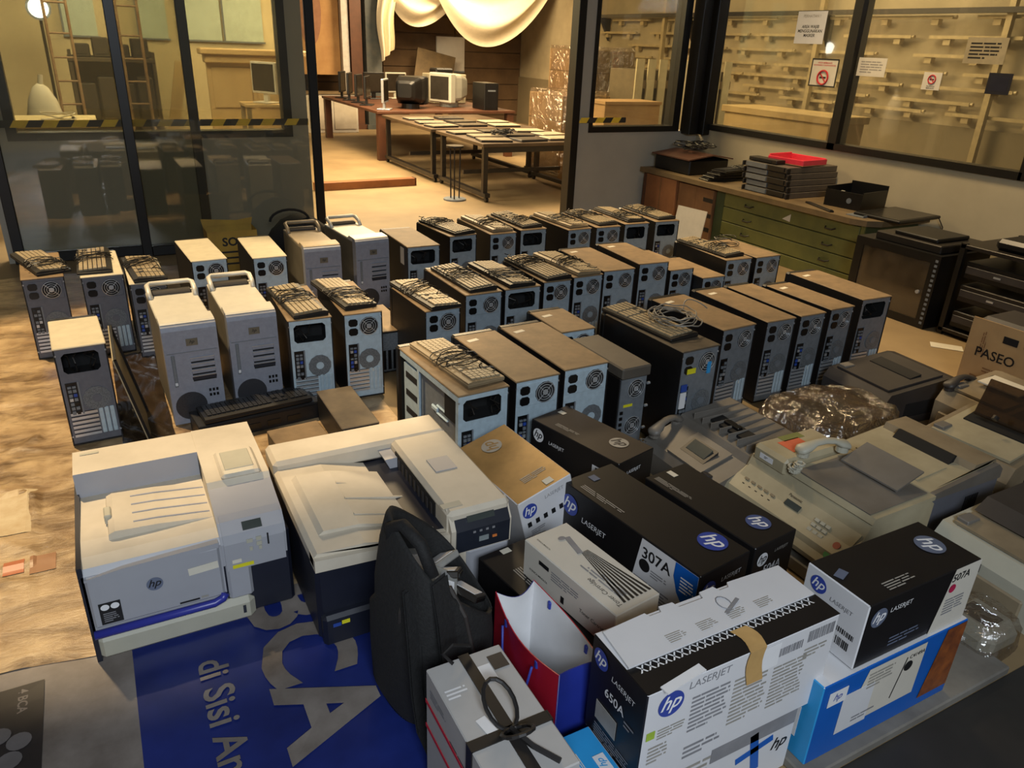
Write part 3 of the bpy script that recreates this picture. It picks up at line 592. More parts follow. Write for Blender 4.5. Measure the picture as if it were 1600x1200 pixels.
def keyboard(loc, yaw, label, kind='dust', v=0, withcord=True, pitch=0, roll=0):
    t = thing('keyboard', label, 'keyboard', loc, group='computer keyboards', rot=(pitch, roll, math.radians(yaw))); hb, ks = kb_meshes(kind)
    link('housing', hb, t); k = link('keys', ks, t); k['kind'] = 'stuff'
    if withcord: link('cable', cord(v), t)
    return t
KBS = [('A1', 0, .0, 14, 'dusty keyboard on the leftmost tower', 'dust'), ('A2', -.02, .0, -2, 'dusty keyboard on cream-topped tower, second from left', 'dust'), ('A3', 0, -.02, 4, 'dusty keyboard on the tower behind the silver workstation', 'dust'),
       ('A6', -.01, -.02, 5, 'dusty keyboard on the tower missing its power supply', 'dust'), ('A7', -.02, .02, 7, 'dusty keyboard on the tower right of the missing power supply', 'dust'),
       ('B2', .0, .0, 4, 'dusty keyboard on second tower of back row', 'dust'), ('B3', 0, .0, 3, 'tan-edged keyboard on third tower of back row', 'tan'), ('B4', 0, 0, 2, 'dusty keyboard on fourth tower of back row', 'dust'),
       ('B5', 0, 0, 2, 'tan-edged keyboard on fifth tower of back row', 'tan'), ('B6', 0, 0, 4, 'dusty keyboard on sixth tower of back row', 'dust'), ('B7', 0, 0, 3, 'dusty keyboard on seventh tower of back row', 'dust'), ('B8', 0, 0, 4, 'dusty keyboard on rightmost tower of back row', 'dust'),
       ('C1', 0, .0, 3, 'dusty keyboard on leftmost tower of middle row', 'dust'), ('C2', 0, -.01, 2, 'dusty keyboard with looped cord on second tower of middle row', 'dust'), ('C3', -.01, .0, 3, 'dusty keyboard on third tower of middle row', 'dust'), ('C4', 0, .0, 3, 'dusty keyboard on fourth tower of middle row', 'dust'),
       ('C5', 0, .0, 2, 'tan-edged keyboard on fifth tower of middle row', 'tan'), ('C10', -.02, .01, 4, 'dusty keyboard beside a mouse on a tower before green drawers', 'dust'), ('D1', .02, .0, 3, 'large tan keyboard on the open-sided tower', 'tan'), ('E1', -.01, .06, 2, 'dusty keyboard under coiled cables on the big tower', 'dust')]
for i, (k, dx, dy, yw, lab, kd) in enumerate(KBS):
    keyboard(loc_on(k, dx, dy, .002), TWO[k][3] + yw + 180 * (i % 2), lab, kd, i, k not in ('E1',))
# mouse with its cord, coil of cables, loose phone-like adapter
m = thing('computer_mouse', 'black mouse with coiled cord on tower before green drawers', 'mouse', loc_on('C10', .06, -.02, .0))
MB().rings([[(s * .031 * math.cos(a * PI / 8), s * .052 * math.sin(a * PI / 8), z) for a in range(16)] for s, z in ((.95, 0), (1, .01), (.85, .024), (.5, .034), (.1, .037))]).obj('body', BEZEL, m, (0, 0, .0), smooth=True); MB().cyl((0, .02, .026), (.0, .036, .024), .006, 10).obj('scroll_wheel', GRYP, m)
MB().tube([(.07 * math.cos(i * .42) + .05 + i * .001, .05 + .06 * math.sin(i * .42), .004 + .03 * (1 + math.sin(i * .13)) * (1 if i % 7 else .9)) for i in range(48)], .0025, 5).obj('cord', CABLE, m)
rr = random.Random(5); b = MB()
for j in range(7):
    r0 = rr.uniform(.055, .10); cx, cy = rr.uniform(-.02, .02), rr.uniform(-.02, .02); tl = rr.uniform(-.25, .25)
    b.tube([(cx + r0 * math.cos(i * PI / 14), cy + r0 * 1.1 * math.sin(i * PI / 14), .012 + j * .006 + tl * r0 * .5 * (1 + math.cos(i * PI / 14 + j)) * .6 + .004 * math.sin(i * 1.3 + j)) for i in range(28)], .0028, 6, closed=True)
b.tube([(.09 + .012 * i, .05 + .03 * math.sin(i * .5), .03 + .03 * math.sin(i * .35)) for i in range(10)], .0028, 6)
tag(b.obj('cable_coil', CABLEG, None, loc_on('E1', .05, -.03, .028)), 'coil of grey network cable on the big tower', 'cable')
keyboard((.44, 3.02, .085), 96, 'black keyboard lying flat in front of the silver workstations', 'black', 1, False)
# small grey computer
t = thing('small_computer', 'small dark grey computer with two fans before the big tower', 'computer tower', (1.752, 2.335, 0), 1.5); w, d, h = .13, .34, .385; a = w / 2
MB().rbox(-a, -d / 2 + .01, .008, a, d / 2, h - .05, .004).obj('case', BLACK, t); MB().rbox(-a - .006, -d / 2 - .01, h - .048, a + .006, d / 2 + .02, h, .006).obj('top_lid', mat('dusty_grey_lid', (84, 78, 70), .55), t)
MB().box(-a + .003, -d / 2 + .004, .012, a - .003, -d / 2 + .01, h - .052).obj('rear_panel', STEELD, t)
for z in (.285, .12):
    link('fan_recess', octo(.0375, -.0012, .0, HOLE, 'fan_recess'), t, (.012, -d / 2 + .004, z)); link('fan_grille', fan_grille(), t, (.012, -d / 2 + .001, z))
link('yellow_tag', plate(.045, .012, YELLOW), t, M=frame((-.02, -d / 2 + .003, .215), (1, 0, 0), (0, 0, 1)))
for k in range(6): MB().box(-a + .008, -d / 2, .05 + k * .026, -a + .022, -d / 2 + .004, .063 + k * .026).obj('port', SOCK, t)
for z in (.3, .2, .1, .04): MB().cyl((a, -d / 2 + .0, z), (a + .012, -d / 2 + .0, z), .006, 8).obj('latch', CHROME, t)
# low desktop case between the rows, flat cases under the black keyboard
def flatcase(loc, yaw, w, d, h, label, topm, face):
    t = thing('flat_computer', label, 'computer', loc, yaw); MB().rbox(-w / 2, -d / 2, 0, w / 2, d / 2, h - .004, .004).obj('case', BLACK, t); MB().rbox(-w / 2 - .001, -d / 2 - .001, h - .006, w / 2 + .001, d / 2 + .001, h, .003).obj('top_panel', topm, t)
    MB().box(-w / 2 + .006, -d / 2 - .003, .01, w / 2 - .006, -d / 2, h - .012).obj('face_plate', face, t)
    for k in range(5): MB().box(-w / 2 + .015 + k * w * .17, -d / 2 - .006, .02, -w / 2 + .012 + k * w * .17 + w * .12, -d / 2 - .003, h * .55).obj('port', SOCK, t)
    return t
flatcase((1.17, 3.52, 0), 0, .16, .4, .22, 'low dark computer between two tower rows', DUST, MESHV)
flatcase((.76, 2.765, 0), 0, .15, .38, .135, 'slim black computer case lying between printers and silver workstations', DUST2, BLACK)
flatcase((.54, 2.62, 0), 4, .20, .26, .10, 'flat dusty computer case behind the second printer', DUST, BLACK)
flatcase((.44, 3.02, 0), 6, .5, .16, .082, 'flat black case under the black keyboard', BLACK, BLACK)
# ------------------------------------------------------------------ silver workstations (front side to the camera)
def workstation(x, y, yaw, w, d, h, label, top=None, side=None):
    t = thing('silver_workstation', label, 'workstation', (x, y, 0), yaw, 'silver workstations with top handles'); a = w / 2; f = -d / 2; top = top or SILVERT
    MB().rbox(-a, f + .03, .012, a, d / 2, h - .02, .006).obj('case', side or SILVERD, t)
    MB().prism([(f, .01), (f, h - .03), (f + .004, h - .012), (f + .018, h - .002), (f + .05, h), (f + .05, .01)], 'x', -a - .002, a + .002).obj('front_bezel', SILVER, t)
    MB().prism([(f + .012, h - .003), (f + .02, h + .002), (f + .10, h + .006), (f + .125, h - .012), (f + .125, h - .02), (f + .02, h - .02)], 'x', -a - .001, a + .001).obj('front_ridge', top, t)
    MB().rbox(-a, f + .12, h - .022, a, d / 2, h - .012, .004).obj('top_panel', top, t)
    yb = d / 2 - .02; pts = [(-a + .01, yb - .10, h - .014), (-a + .008, yb - .07, h + .012), (-a + .008, yb - .015, h + .026), (-a + .022, yb, h + .03), (a - .022, yb, h + .03), (a - .008, yb - .015, h + .026), (a - .008, yb - .07, h + .012), (a - .01, yb - .10, h - .014)]
    MB().tube(pts, .011, 8).obj('handle', top, t, smooth=True)
    MB().rbox(-a + .02, yb - .055, h - .016, a - .02, yb, h + .004, .006).obj('handle_recess', DKP, t)
    p = link('badge', plate(.045, .03, SILVERD, .002), t, M=frame((.004, f - .0005, h - .082), (1, 0, 0), (0, 0, 1))); letter('hp', p, Matrix.Translation((0, 0, .003)), INK, height=.018, name='logo_lettering')
    MB().box(-a + .006, f - .002, h - .125, a - .006, f, h - .122).obj('seam', STEELD, t)
    for k in range(4):
        s = MB().rbox(-.012, f - .004, h - .168 - k * .027, a - .02, f, h - .15 - k * .027, .003).obj('drive_bay', SILVER if k < 3 else PDARK, t); MB().box(-.012, f - .007, h - .153 - k * .027, a - .02, f - .003, h - .150 - k * .027).obj('bay_edge', CHROME, s); MB().box(-.01, f - .006, h - .1725 - k * .027, a - .022, f - .002, h - .1685 - k * .027).obj('bay_gap', HOLE, s)
    MB().cyl((-.03, f + .004, .088), (-.03, f - .002, .088), .062, 28).obj('speaker_grille', MESHS, t)
    MB().rbox(-a + .02, f - .004, h - .27, -a + .034, f, h - .13, .002).obj('latch', STEELD, t); MB().box(-a + .022, f - .006, h - .262, -a + .032, f - .003, h - .25).obj('latch_light', WHITE, t)
    for r in range(2):
        for k in range(3): MB().box(.045 + k * .014, f - .003, .118 + r * .022, .054 + k * .014, f, .13 + r * .022).obj('port', SOCK, t)
    return t
workstation(.223, 3.379, 1.9, .205, .52, .45, 'front silver workstation on the left, next to the leaning panel')
workstation(.480, 3.418, .9, .199, .519, .45, 'front silver workstation on the right, next to keyboard-topped tower')
workstation(1.055, 4.416, 0, .203, .52, .45, 'rear silver workstation with brownish top, next to cream-topped tower', mat('silver_top_brown', (150, 134, 108), .45, .1))
workstation(1.348, 4.494, 5, .205, .52, .45, 'rear silver workstation near the opening with cream top')
# yellow box and black bag behind
t = thing('yellow_box', 'yellow printed box behind the cream-topped towers', 'box', (.75, 5.42, 0), 0); YB = mat('yellow_carton', (176, 142, 50), .6, alt=(150, 118, 44), scale=6)
MB().box(-.16, -.1, 0, .16, .1, .30, skip='t').prism([(-.16, .30), (.16, .30), (.17, .345), (.06, .33), (-.05, .34), (-.17, .35)], 'y', .095, .1).obj('carton', YB, t); F = frame((0, -.1005, .2), (1, 0, 0), (0, 0, 1)); letter('SOL', t, on(F, .0, .03), INK, height=.06); MB().box(-.16, -.098, .18, .16, .098, .185).obj('contents', INKL, t)
for k in range(3): link('print_line', plate(.2, .012, INK), t, M=on(F, 0, -.04 - k * .04))
b = MB(); n = 24
b.rings([[(1.27 + r * math.cos(a * 2 * PI / n) * (1 + .08 * math.sin(a * 3 + z * 20)), 5.66 + .6 * r * math.sin(a * 2 * PI / n), z) for a in range(n)] for r, z in ((.20, 0), (.24, .06), (.23, .14), (.19, .22), (.12, .28), (.05, .31))])
bg = thing('black_sack', 'black bag slumped behind the rear silver workstations', 'bag'); b.obj('sack', BAGBLK, bg, smooth=True); MB().tube([(1.2 + .14 * math.cos(i * PI / 10), 5.62, .28 + .08 * math.sin(i * PI / 10)) for i in range(11)], .01, 6).obj('strap', STRAP, bg)
# ------------------------------------------------------------------ big colour printer at the left
t = thing('laser_printer', 'grey laser printer with blue bar and small screen at left front', 'printer', (-.20, 1.81, 0))
MB().rbox(.004, .012, .012, .518, .52, .268, .01).obj('body', NAVY, t)
MB().box(.0, .0, .0, .012, .5, .30).obj('left_side', NAVY, t)
prof = [(0, .09), (0, .272), (.012, .288), (.05, .297), (.12, .300), (.368, .288), (.374, .362), (.515, .362), (.52, .35), (.52, .09)]
MB().prism(prof, 'x', .006, .335, sm=[0, 0, 1, 1, 1, 2, 1, 1, 0, 0]).obj('left_cover', [PGREY, PTOP, PGREY], t)
MB().prism([(.0, .20), (-.004, .27), (.004, .292), (.03, .318), (.16, .35), (.175, .364), (.515, .364), (.52, .35), (.52, .20)], 'x', .335, .506, sm=[1, 1, 1, 1, 0, 0, 0, 0, 0]).obj('right_cover', [PTOP, PGREY], t)
ot = MB().prism([(.075, .285), (.334, .285), (.334, .300), (.20, .316), (.095, .322), (.08, .316)], 'y', .10, .30).obj('output_tray', PTOP, t)
for k in range(4): MB().prism([(.14, .318), (.20, .315), (.33, .2995), (.33, .3025), (.20, .3185), (.14, .3215)], 'y', .13 + k * .045, .134 + k * .045).obj('tray_rib', PGREY, ot)
MB().rbox(.072, .175, .300, .090, .225, .328, .003).obj('tray_latch', PCREAM, t)
MB().box(.3345, .30, .29, .3362, .37, .352).obj('tray_slot', HOLE, t)
MB().rbox(.012, -.008, .112, .33, .004, .272, .006).obj('front_door', PGREY, t)
MB().prism([(.012, .262), (.20, .262), (.33, .272), (.33, .286), (.2, .282), (.10, .278), (.012, .268)], 'y', -.010, .02).obj('door_lip', PGREY, t)
MB().rbox(.34, -.006, .085, .405, .01, .205, .01).obj('right_door', PGREY, t)
MB().rbox(.006, -.008, .003, .405, .03, .082, .016).obj('paper_tray', PCREAM, t); MB().box(.37, -.010, .035, .378, -.006, .06).obj('tray_gauge', PDARK, t)
MB().tube([(.008, -.012, .098), (.30, -.012, .098), (.322, -.010, .105), (.33, -.008, .118)], .0115, 10).obj('blue_bar', BLUEBAR, t, smooth=True)
F = frame((.17, -.0085, .21), (1, 0, 0), (0, 0, 1)); logo(t, on(F, -.005, -.002), .02, LOGOG, INK)
link('name_label', plate(.075, .022, LABEL), t, M=on(F, .115, .008, .001, 3)); link('model_strip', plate(.05, .005, INK), t, M=on(F, .07, -.085)); link('model_strip_pale', plate(.018, .006, INKL), t, M=on(F, .108, -.083))
p = link('spec_sticker', plate(.05, .066, INK), t, M=on(F, -.115, -.055)); 
for q in (-.011, .012): link('white_dot', ellipse(.010, .009, INKW), p, M=Matrix.Translation((q, .02, .0012)))
lines(p, Matrix.Translation((0, -.012, .0012)), .036, .03, 5, INKG, 3)
# control panel on the sloped right front
cp = MB().prism([(-.008, .185), (-.010, .27), (-.002, .296), (.026, .322), (.05, .33), (.05, .185)], 'x', .342, .50).obj('control_panel', PGREY, t)
F = frame((.42, -.0005, .306), (1, 0, 0), (0, .028, .026)); link('screen', plate(.05, .024, SCREEN, .002), cp, M=on(F, .0, .006, .002)); 
F = frame((.42, -.0095, .25), (1, 0, 0), (0, 0, 1))
for bx, bz_, bw in ((-.012, .02, .016), (.012, .022, .014), (.012, .006, .014), (.036, .026, .004), (.036, .014, .004), (.036, .002, .004), (-.01, -.006, .008), (.014, -.008, .008)): link('button', plate(bw, .011, PCREAM if bw > .005 else INK, .0025), cp, M=on(F, bx, bz_))
link('yellow_strip', plate(.055, .011, YELLOW), cp, M=on(F, -.035, -.053)); link('serial_tag', plate(.024, .011, LABEL), cp, M=on(F, -.05, -.036))
MB().rbox(.375, .17, .362, .485, .325, .378, .007).obj('usb_cover', PTOP, t); MB().rbox(.39, .20, .376, .47, .31, .380, .002).obj('cover_inset', PCREAM, t); link('cover_label', plate(.08, .02, LABEL), t, M=Matrix.Translation((.425, .185, .379)))
link('top_label', plate(.05, .012, PCREAM), t, M=Matrix.Translation((.05, .49, .363)))
# ------------------------------------------------------------------ second colour printer
t = thing('laser_printer', 'wide dark blue laser printer with pale top behind the backpack', 'printer', (.335, 1.61, 0))
MB().rbox(.004, .02, .004, .566, .60, .265, .012).obj('body', NAVY, t)
MB().rbox(.0, .47, .262, .57, .605, .327, .012).obj('rear_cover', PTOP, t)
MB().prism([(.0, .262), (.0, .29), (.012, .302), (.14, .298), (.36, .246), (.39, .246), (.39, .262)], 'y', .012, .472, sm=[0, 0, 0, 0, 0, 0, 0]).obj('tray_deck', PTOP, t)
MB().prism([(.0, .255), (.39, .235), (.39, .262), (.25, .272), (.0, .292)], 'y', -.004, .05).obj('front_lip', PTOP, t)
ot = MB().prism([(.03, .297), (.05, .312), (.15, .306), (.35, .252), (.35, .245), (.14, .29)], 'y', .09, .40).obj('output_tray', PTOP, t)
for y0, x1 in ((.14, .34), (.23, .36), (.32, .30)): MB().prism([(.15, .303), (x1, .2505), (x1, .2565), (.15, .3085)], 'y', y0, y0 + .008).obj('tray_rib', PTOP, ot)
MB().rbox(.374, .0, .12, .57, .475, .328, .012).obj('right_cover', PTOP, t)
MB().box(.371, .09, .252, .3745, .42, .312).obj('paper_slot', HOLE, t)
for k in range(9): MB().box(.3685, .11 + k * .033, .256, .371, .122 + k * .033, .30).obj('slot_roller', DKP, t)
MB().prism([(.33, .30), (.372, .30), (.372, .245), (.355, .245)], 'y', .40, .47).obj('tray_guide', PGREY, t)
MB().prism([(.43, .3285), (.50, .3285), (.50, .331), (.43, .331)], 'y', .22, .30).obj('lid_recess', PGREY, t); MB().prism([(.22, .3285), (.30, .3285), (.30, .331)], 'x', .435, .495).obj('finger_grip', PTOP, t)
MB().prism([(-.012, .195), (-.015, .275), (.012, .318), (.03, .326), (.03, .195)], 'x', .378, .566).obj('panel_bezel', PTOP, t)
cp = MB().prism([(-.016, .20), (-.019, .272), (.008, .316), (.02, .319), (.02, .2)], 'x', .392, .560).obj('control_panel', PDARK, t)
F = frame((.476, -.0075, .296), (1, 0, 0), (0, .027, .044)); link('screen', plate(.085, .018, SCREEN, .002), cp, M=on(F, -.005, .004)); link('sticker', plate(.03, .007, WHITE), cp, M=on(F, .055, .022))
F = frame((.476, -.0185, .24), (1, 0, 0), (0, 0, 1)); link('display_window', plate(.03, .016, mat('lcd_grey', (130, 138, 140), .3), .002), cp, M=on(F, 0, -.006)); link('cancel_button', plate(.014, .007, ORANGE, .003), cp, M=on(F, .034, -.008))
for q in (-.03, -.01, .01, .03): link('button', plate(.008, .006, INKG, .002), cp, M=on(F, q, .022))
MB().rbox(.43, -.010, .02, .566, .03, .195, .008).obj('front_door', PGREY, t); link('logo', ellipse(.012, .012, INKL), t, M=frame((.50, -.0105, .15), (1, 0, 0), (0, 0, 1)))
MB().rbox(.01, -.006, .0, .42, .03, .10, .01).obj('paper_tray', NAVY, t); link('colour_tag', plate(.022, .012, YELLOW), t, M=frame((.07, .0185, .075), (1, 0, 0), (0, 0, 1)) @ Matrix.Translation((0, 0, .026))); link('colour_tag_blue', plate(.022, .011, PORTB), t, M=frame((.046, -.0068, .071), (1, 0, 0), (0, 0, 1)))
p = link('paper_note', plate(.062, .055, LABEL), t, M=Matrix.Translation((.135, .05, .292)) @ Euler((-.05, .1, .15)).to_matrix().to_4x4()); letter('17', p, Matrix.Translation((0, 0, .002)), INK, height=.03)
link('front_sticker', plate(.06, .025, PCREAM), t, M=Matrix.Translation((.40, .04, .3285)))
# ------------------------------------------------------------------ cartons
def carton(label, cat, loc, yaw, w, l, h, top=CBLACK, left=CBLACK, front=CBLACK, right=None, name='toner_carton', rot=None, tape=True, group='toner cartons'):
    t = thing(name, label, cat, loc, yaw, group, rot)
    b = MB(); x, y = w / 2, l / 2
    b.rbox(-x, -y, 0, x, y, h, .0025)
    # give each side its own board colour
    mats = [left, front, top, right or left]
    me = b.mesh('carton', mats)
    for p in me.polygons:
        n = p.normal; p.material_index = 2 if n.z > .6 else (0 if n.x < -.6 else (3 if n.x > .6 else (1 if n.y < -.6 else (1 if abs(n.y) > .6 else 2))))
    link('carton', me, t)
    FT = frame((0, 0, h), (1, 0, 0), (0, 1, 0)); FL = frame((-x, 0, h / 2), (0, -1, 0), (0, 0, 1)); FF = frame((0, -y, h / 2), (1, 0, 0), (0, 0, 1))
    return t, FT, FL, FF
# dark cartons behind
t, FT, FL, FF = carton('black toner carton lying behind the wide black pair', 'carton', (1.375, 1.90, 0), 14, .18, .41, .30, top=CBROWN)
logo(t, on(FT, .02, -.11, .001, -90), .034, INKL, CBROWN); logo(t, on(FL, -.165, .10), .026, INKW, INK); letter('LASERJET', t, on(FL, -.075, .09), INKW, height=.017); lines(t, on(FT, -.05, .06, .001, -90), .12, .02, 3, INKL, 8)
link('white_panel', plate(.08, .2, CWHITE), t, M=on(FL, .135, 0)); letter('50', t, on(FL, .125, .08, .002), INK, height=.03); letter('LASERJET', t, on(FF, -.01, .10), INKW, height=.016); link('seal_tab', plate(.02, .028, LABEL), t, M=on(FT, .03, .17))
t, FT, FL, FF = carton('long black toner carton with blue oval on top, left of the pair', 'carton', (1.258, 1.41, 0), 8, .20, .55, .30)
logo(t, on(FT, .045, -.19, .001, -90), .042); logo(t, on(FL, -.235, .085), .035); letter('LASERJET', t, on(FL, -.125, .06), INKW, height=.024)
lines(t, on(FT, -.07, .12, .001, -90), .2, .022, 3, INKL, 9)
p = MB().face([(-.095, .145, 0), (.108, .145, 0), (.108, -.145, 0), (-.14, -.145, 0)]).obj('white_panel', CWHITE, t, M=on(FL, .163, 0)); letter('307A', p, Matrix.Translation((-.035, .105, .001)), INK, height=.036); link('colour_dot', ellipse(.02, .02, INK), p, M=Matrix.Translation((-.075, .065, .0005)))
MB().face([(.108, .145, .0), (.03, .145, 0), (.028, .10, 0), (.045, .055, 0), (.075, .02, 0), (.108, .0, 0)][::-1]).obj('blue_patch', CBLUE, p, M=Matrix.Translation((0, 0, .001))); lines(p, Matrix.Translation((.078, .09, .002)), .05, .05, 5, INKW, 12); lines(p, Matrix.Translation((-.02, .055, .001)), .06, .025, 3, INKG, 5); lines(p, Matrix.Translation((-.04, -.01, .001)), .14, .06, 6, INKG, 6)
logo(t, on(FF, -.06, .09), .028); letter('LASERJET', t, on(FF, .03, .1), INKW, height=.018); link('seal_tab', plate(.026, .03, LOGOG), t, M=on(FT, -.01, .235))
t, FT, FL, FF = carton('black toner carton with blue oval on top, right of the pair', 'carton', (1.478, 1.375, 0), 6.5, .178, .43, .30)
logo(t, on(FT, .02, -.135, .001, -90), .036, mat('logo_mid', (70, 84, 130), .35)); lines(t, on(FT, -.06, .12, .001, -90), .15, .022, 4, INKL, 10); link('seal_tab', plate(.02, .034, LABEL), t, M=on(FT, .0, .185)); logo(t, on(FF, -.05, .10), .022, INKW, CBLACK); letter('LASERJET', t, on(FF, .03, .11), INKL, height=.013); letter('504A', t, on(FF, .0, .06), INKW, height=.026)
# golden carton leaning on the second printer
t, FT, FL, FF = carton('gold-topped white toner carton leaning against wide printer', 'carton', (1.087, 1.845, .004), 0, .20, .38, .28, top=GOLD, left=CWHITE, front=CWHITE, rot=(0, math.radians(-15), math.radians(5)))
t.location = (1.098, 1.845, .030)
logo(t, on(FT, .0, .115, .001, 90), .035, INKL, GOLD); logo(t, on(FF, -.065, .095), .026); letter('LASERJET', t, on(FF, .03, .11), INKG, height=.016); lines(t, on(FT, .02, -.11, .001, 0), .1, .03, 4, INKL, 11)
for k in range(5): link('handling_mark', plate(.014, .018, INK), t, M=on(FF, -.075 + k * .03, .045))
lines(t, on(FF, -.045, .01), .06, .02, 3, INKG, 2); link('seal_tab', plate(.03, .025, LABEL), t, M=on(FT, .03, -.165))
# cream carton with drawing, black carton under it
t, FT, FL, FF = carton('wide black carton under the cream toner carton', 'carton', (.925, 1.325, 0), 8, .24, .48, .208, name='black_carton'); lines(t, on(FT, -.06, .06, .001, -90), .16, .03, 4, INKL, 13); link('seal_tab', plate(.03, .02, LABEL), t, M=on(FT, -.04, .22)); lines(t, on(FL, 0, .0), .2, .05, 3, INKG, 14)
t, FT, FL, FF = carton('cream toner carton with striped drawing beside red and blue bag', 'carton', (.948, 1.265, .2085), 8, .145, .355, .112, CCREAM, CCREAM, CCREAM)
letter('Toner Cartridge', t, on(FT, -.038, -.10, .001, 0) @ Matrix.Rotation(math.radians(90), 4, 'Z'), INK, width=.12); letter('KONICA MINOLTA', t, on(FT, -.045, .13, .001, -90), INK, width=.055); letter('KONICA MINOLTA', t, on(FL, -.11, -.02), INK, width=.075); letter('Toner Cartridge', t, on(FL, .105, -.015), INK, width=.10)
b = MB()
for k in range(7):   # fanned stripes
    q = k / 6; b.face([(.028 - .02 * q, .05, 0), (.030 - .02 * q, .05, 0), (.058 - .085 * q, -.155, 0), (.050 - .085 * q, -.155, 0)])
b.obj('stripe_print', INK, t, M=on(FT, .008, 0)); link('cartridge_drawing', plate(.016, .075, INKG), t, M=on(FT, .02, .085, .001, -12)); link('drawing_end', ellipse(.011, .008, INKG), t, M=on(FT, .012, .125)); lines(t, on(FT, -.01, -.06, .001, 90), .15, .03, 3, INKG, 15); lines(t, on(FL, 0, .015), .12, .03, 4, INKG, 16); link('printed_square', plate(.012, .02, INK), t, M=on(FL, -.01, -.03)); link('printed_bar', plate(.04, .012, INK), t, M=on(FL, -.09, .025)); link('corner_mark', ellipse(.009, .009, INK), t, M=on(FF, -.055, 0))
# big white carton on another one
t, FT, FL, FF = carton('white carton with blue cross under the big white toner carton', 'carton', (.972, .862, 0), 0, .46, .172, .192, CWHITE, CBLACK, CWHITE)
b = MB(); b.box(-.055, -.008, 0, .055, .010, .0008).box(-.012, -.07, 0, .012, .055, .0008).obj('cross_print', CBLUE, t, M=on(FF, .11, .02, .001, 12)); letter('hp', t, on(FF, .19, -.0), INK, height=.045); link('grey_band', plate(.25, .045, INKG), t, M=on(FF, .10, .072)); lines(t, on(FF, -.1, .03), .18, .1, 6, INKL, 30)
t, FT, FL, FF = carton('big white toner carton with brown tape over its torn lid', 'carton', (.995, .86, .193), 0, .51, .18, .247, CWHITE, CBLACK, CWHITE)
H = .247
MB().box(-.255, -.09, .0005, .255, -.022, .0016).obj('dark_strip', CBLACK, t, M=FT)
b = MB()
for k in range(24):
    x = -.235 + k * .0195; b.face([(x, -.042, 0), (x + .004, -.042, 0), (x + .018, -.024, 0), (x + .014, -.024, 0)]); b.face([(x + .014, -.042, 0), (x + .018, -.042, 0), (x + .004, -.024, 0), (x, -.024, 0)])
b.obj('hatched_strip', INKW, t, M=on(FT, 0, 0, .002))
MB().prism([(-.25, -.022), (.25, -.022), (.252, .085), (.10, .09), (.092, .076), (.066, .076), (.06, .092), (.02, .09), (.015, .072), (-.05, .072), (-.055, .09), (-.09, .092), (-.095, .076), (-.125, .076), (-.13, .088), (-.24, .08)], 'z', .0, .005).obj('lid_flap', CWHITE, t, M=on(FT, 0, 0, .001))
for k, x in enumerate((-.03, .05, .13, -.11)): lines(t, on(FT, x, .005, .007), .05, .025, 5, INKL, 40 + k)
MB().tube([(.015 * math.cos(i * PI / 6), .02 * math.sin(i * PI / 6), 0) for i in range(12)], .0012, 4, closed=True).obj('line_drawing', INKG, t, M=on(FT, .045, .04, .007)); MB().box(-.03, -.004, 0, .03, .004, .0006).obj('drawing_bar', INKG, t, M=on(FT, .055, .025, .007, 25))
MB().box(-.255, -.01, .0, -.15, .01, .003).obj('torn_paper', WHITE, t, M=on(FT, .03, -.06, .002, 8))
b = MB(); b.grid(4, 10, lambda u, v: (-.022 + .044 * u + .008 * math.sin(v * 7), (-.03 - .062 * min(1, v * 2)) if v < .5 else -.0935, .003 + .0 if v < .5 else .002 - (v - .5) * .18)).obj('packing_tape', TAPE, t, M=Matrix.Translation((.02, 0, H)))
logo(t, on(FF, -.195, .078), .031); letter('LASERJET', t, on(FF, -.10, .1), INKG, height=.024)
link('green_mark', plate(.02, .02, mat('green_ink', (150, 176, 60), .5)), t, M=on(FF, -.235, .012)); lines(t, on(FF, -.18, .005), .075, .03, 4, INKL, 50); lines(t, on(FF, -.21, -.045), .05, .05, 5, INKL, 51); lines(t, on(FF, -.09, .02), .10, .10, 9, INKG, 52); lines(t, on(FF, .02, .0), .10, .13, 12, INKL, 53); lines(t, on(FF, .13, -.01), .10, .12, 12, INKL, 54); lines(t, on(FF, -.09, -.085), .1, .04, 3, INKG, 55)
barcode(t, on(FF, .115, .085), .075, .022, INKG, 3); barcode(t, on(FF, .205, .095), .075, .03, INKG, 4); MB().box(-.04, -.03, 0, .04, .03, .0006).obj('address_panel', WHITE, t, M=on(FF, .045, .085)); lines(t, on(FF, .20, .05), .07, .03, 3, INKL, 56)
logo(t, on(FL, -.055, .085), .024); letter('LASERJET', t, on(FL, .022, .068), INKW, height=.017); letter('650A', t, on(FL, .0, .022), INKW, height=.022); link('pale_panel', plate(.07, .048, INKL), t, M=on(FL, -.02, -.045)); lines(t, on(FL, .055, -.0), .04, .02, 2, INKG, 57); lines(t, on(FL, .01, -.098), .13, .035, 5, INKG, 58)
# blue carton below
t, FT, FL, FF = carton('worn sky blue carton squeezed beside the ribbon-tied box', 'carton', (.70, .76, 0), 0, .074, .34, .205, CSKY, CWHITE, CSKY, name='blue_carton'); link('white_patch', plate(.026, .04, CWHITE), t, M=on(FT, .012, .08)); letter('hp', t, on(FT, .012, .08, .002, 90), CSKY, height=.02); lines(t, on(FT, -.027, .0, .001, 90), .3, .012, 3, CCREAM, 60)
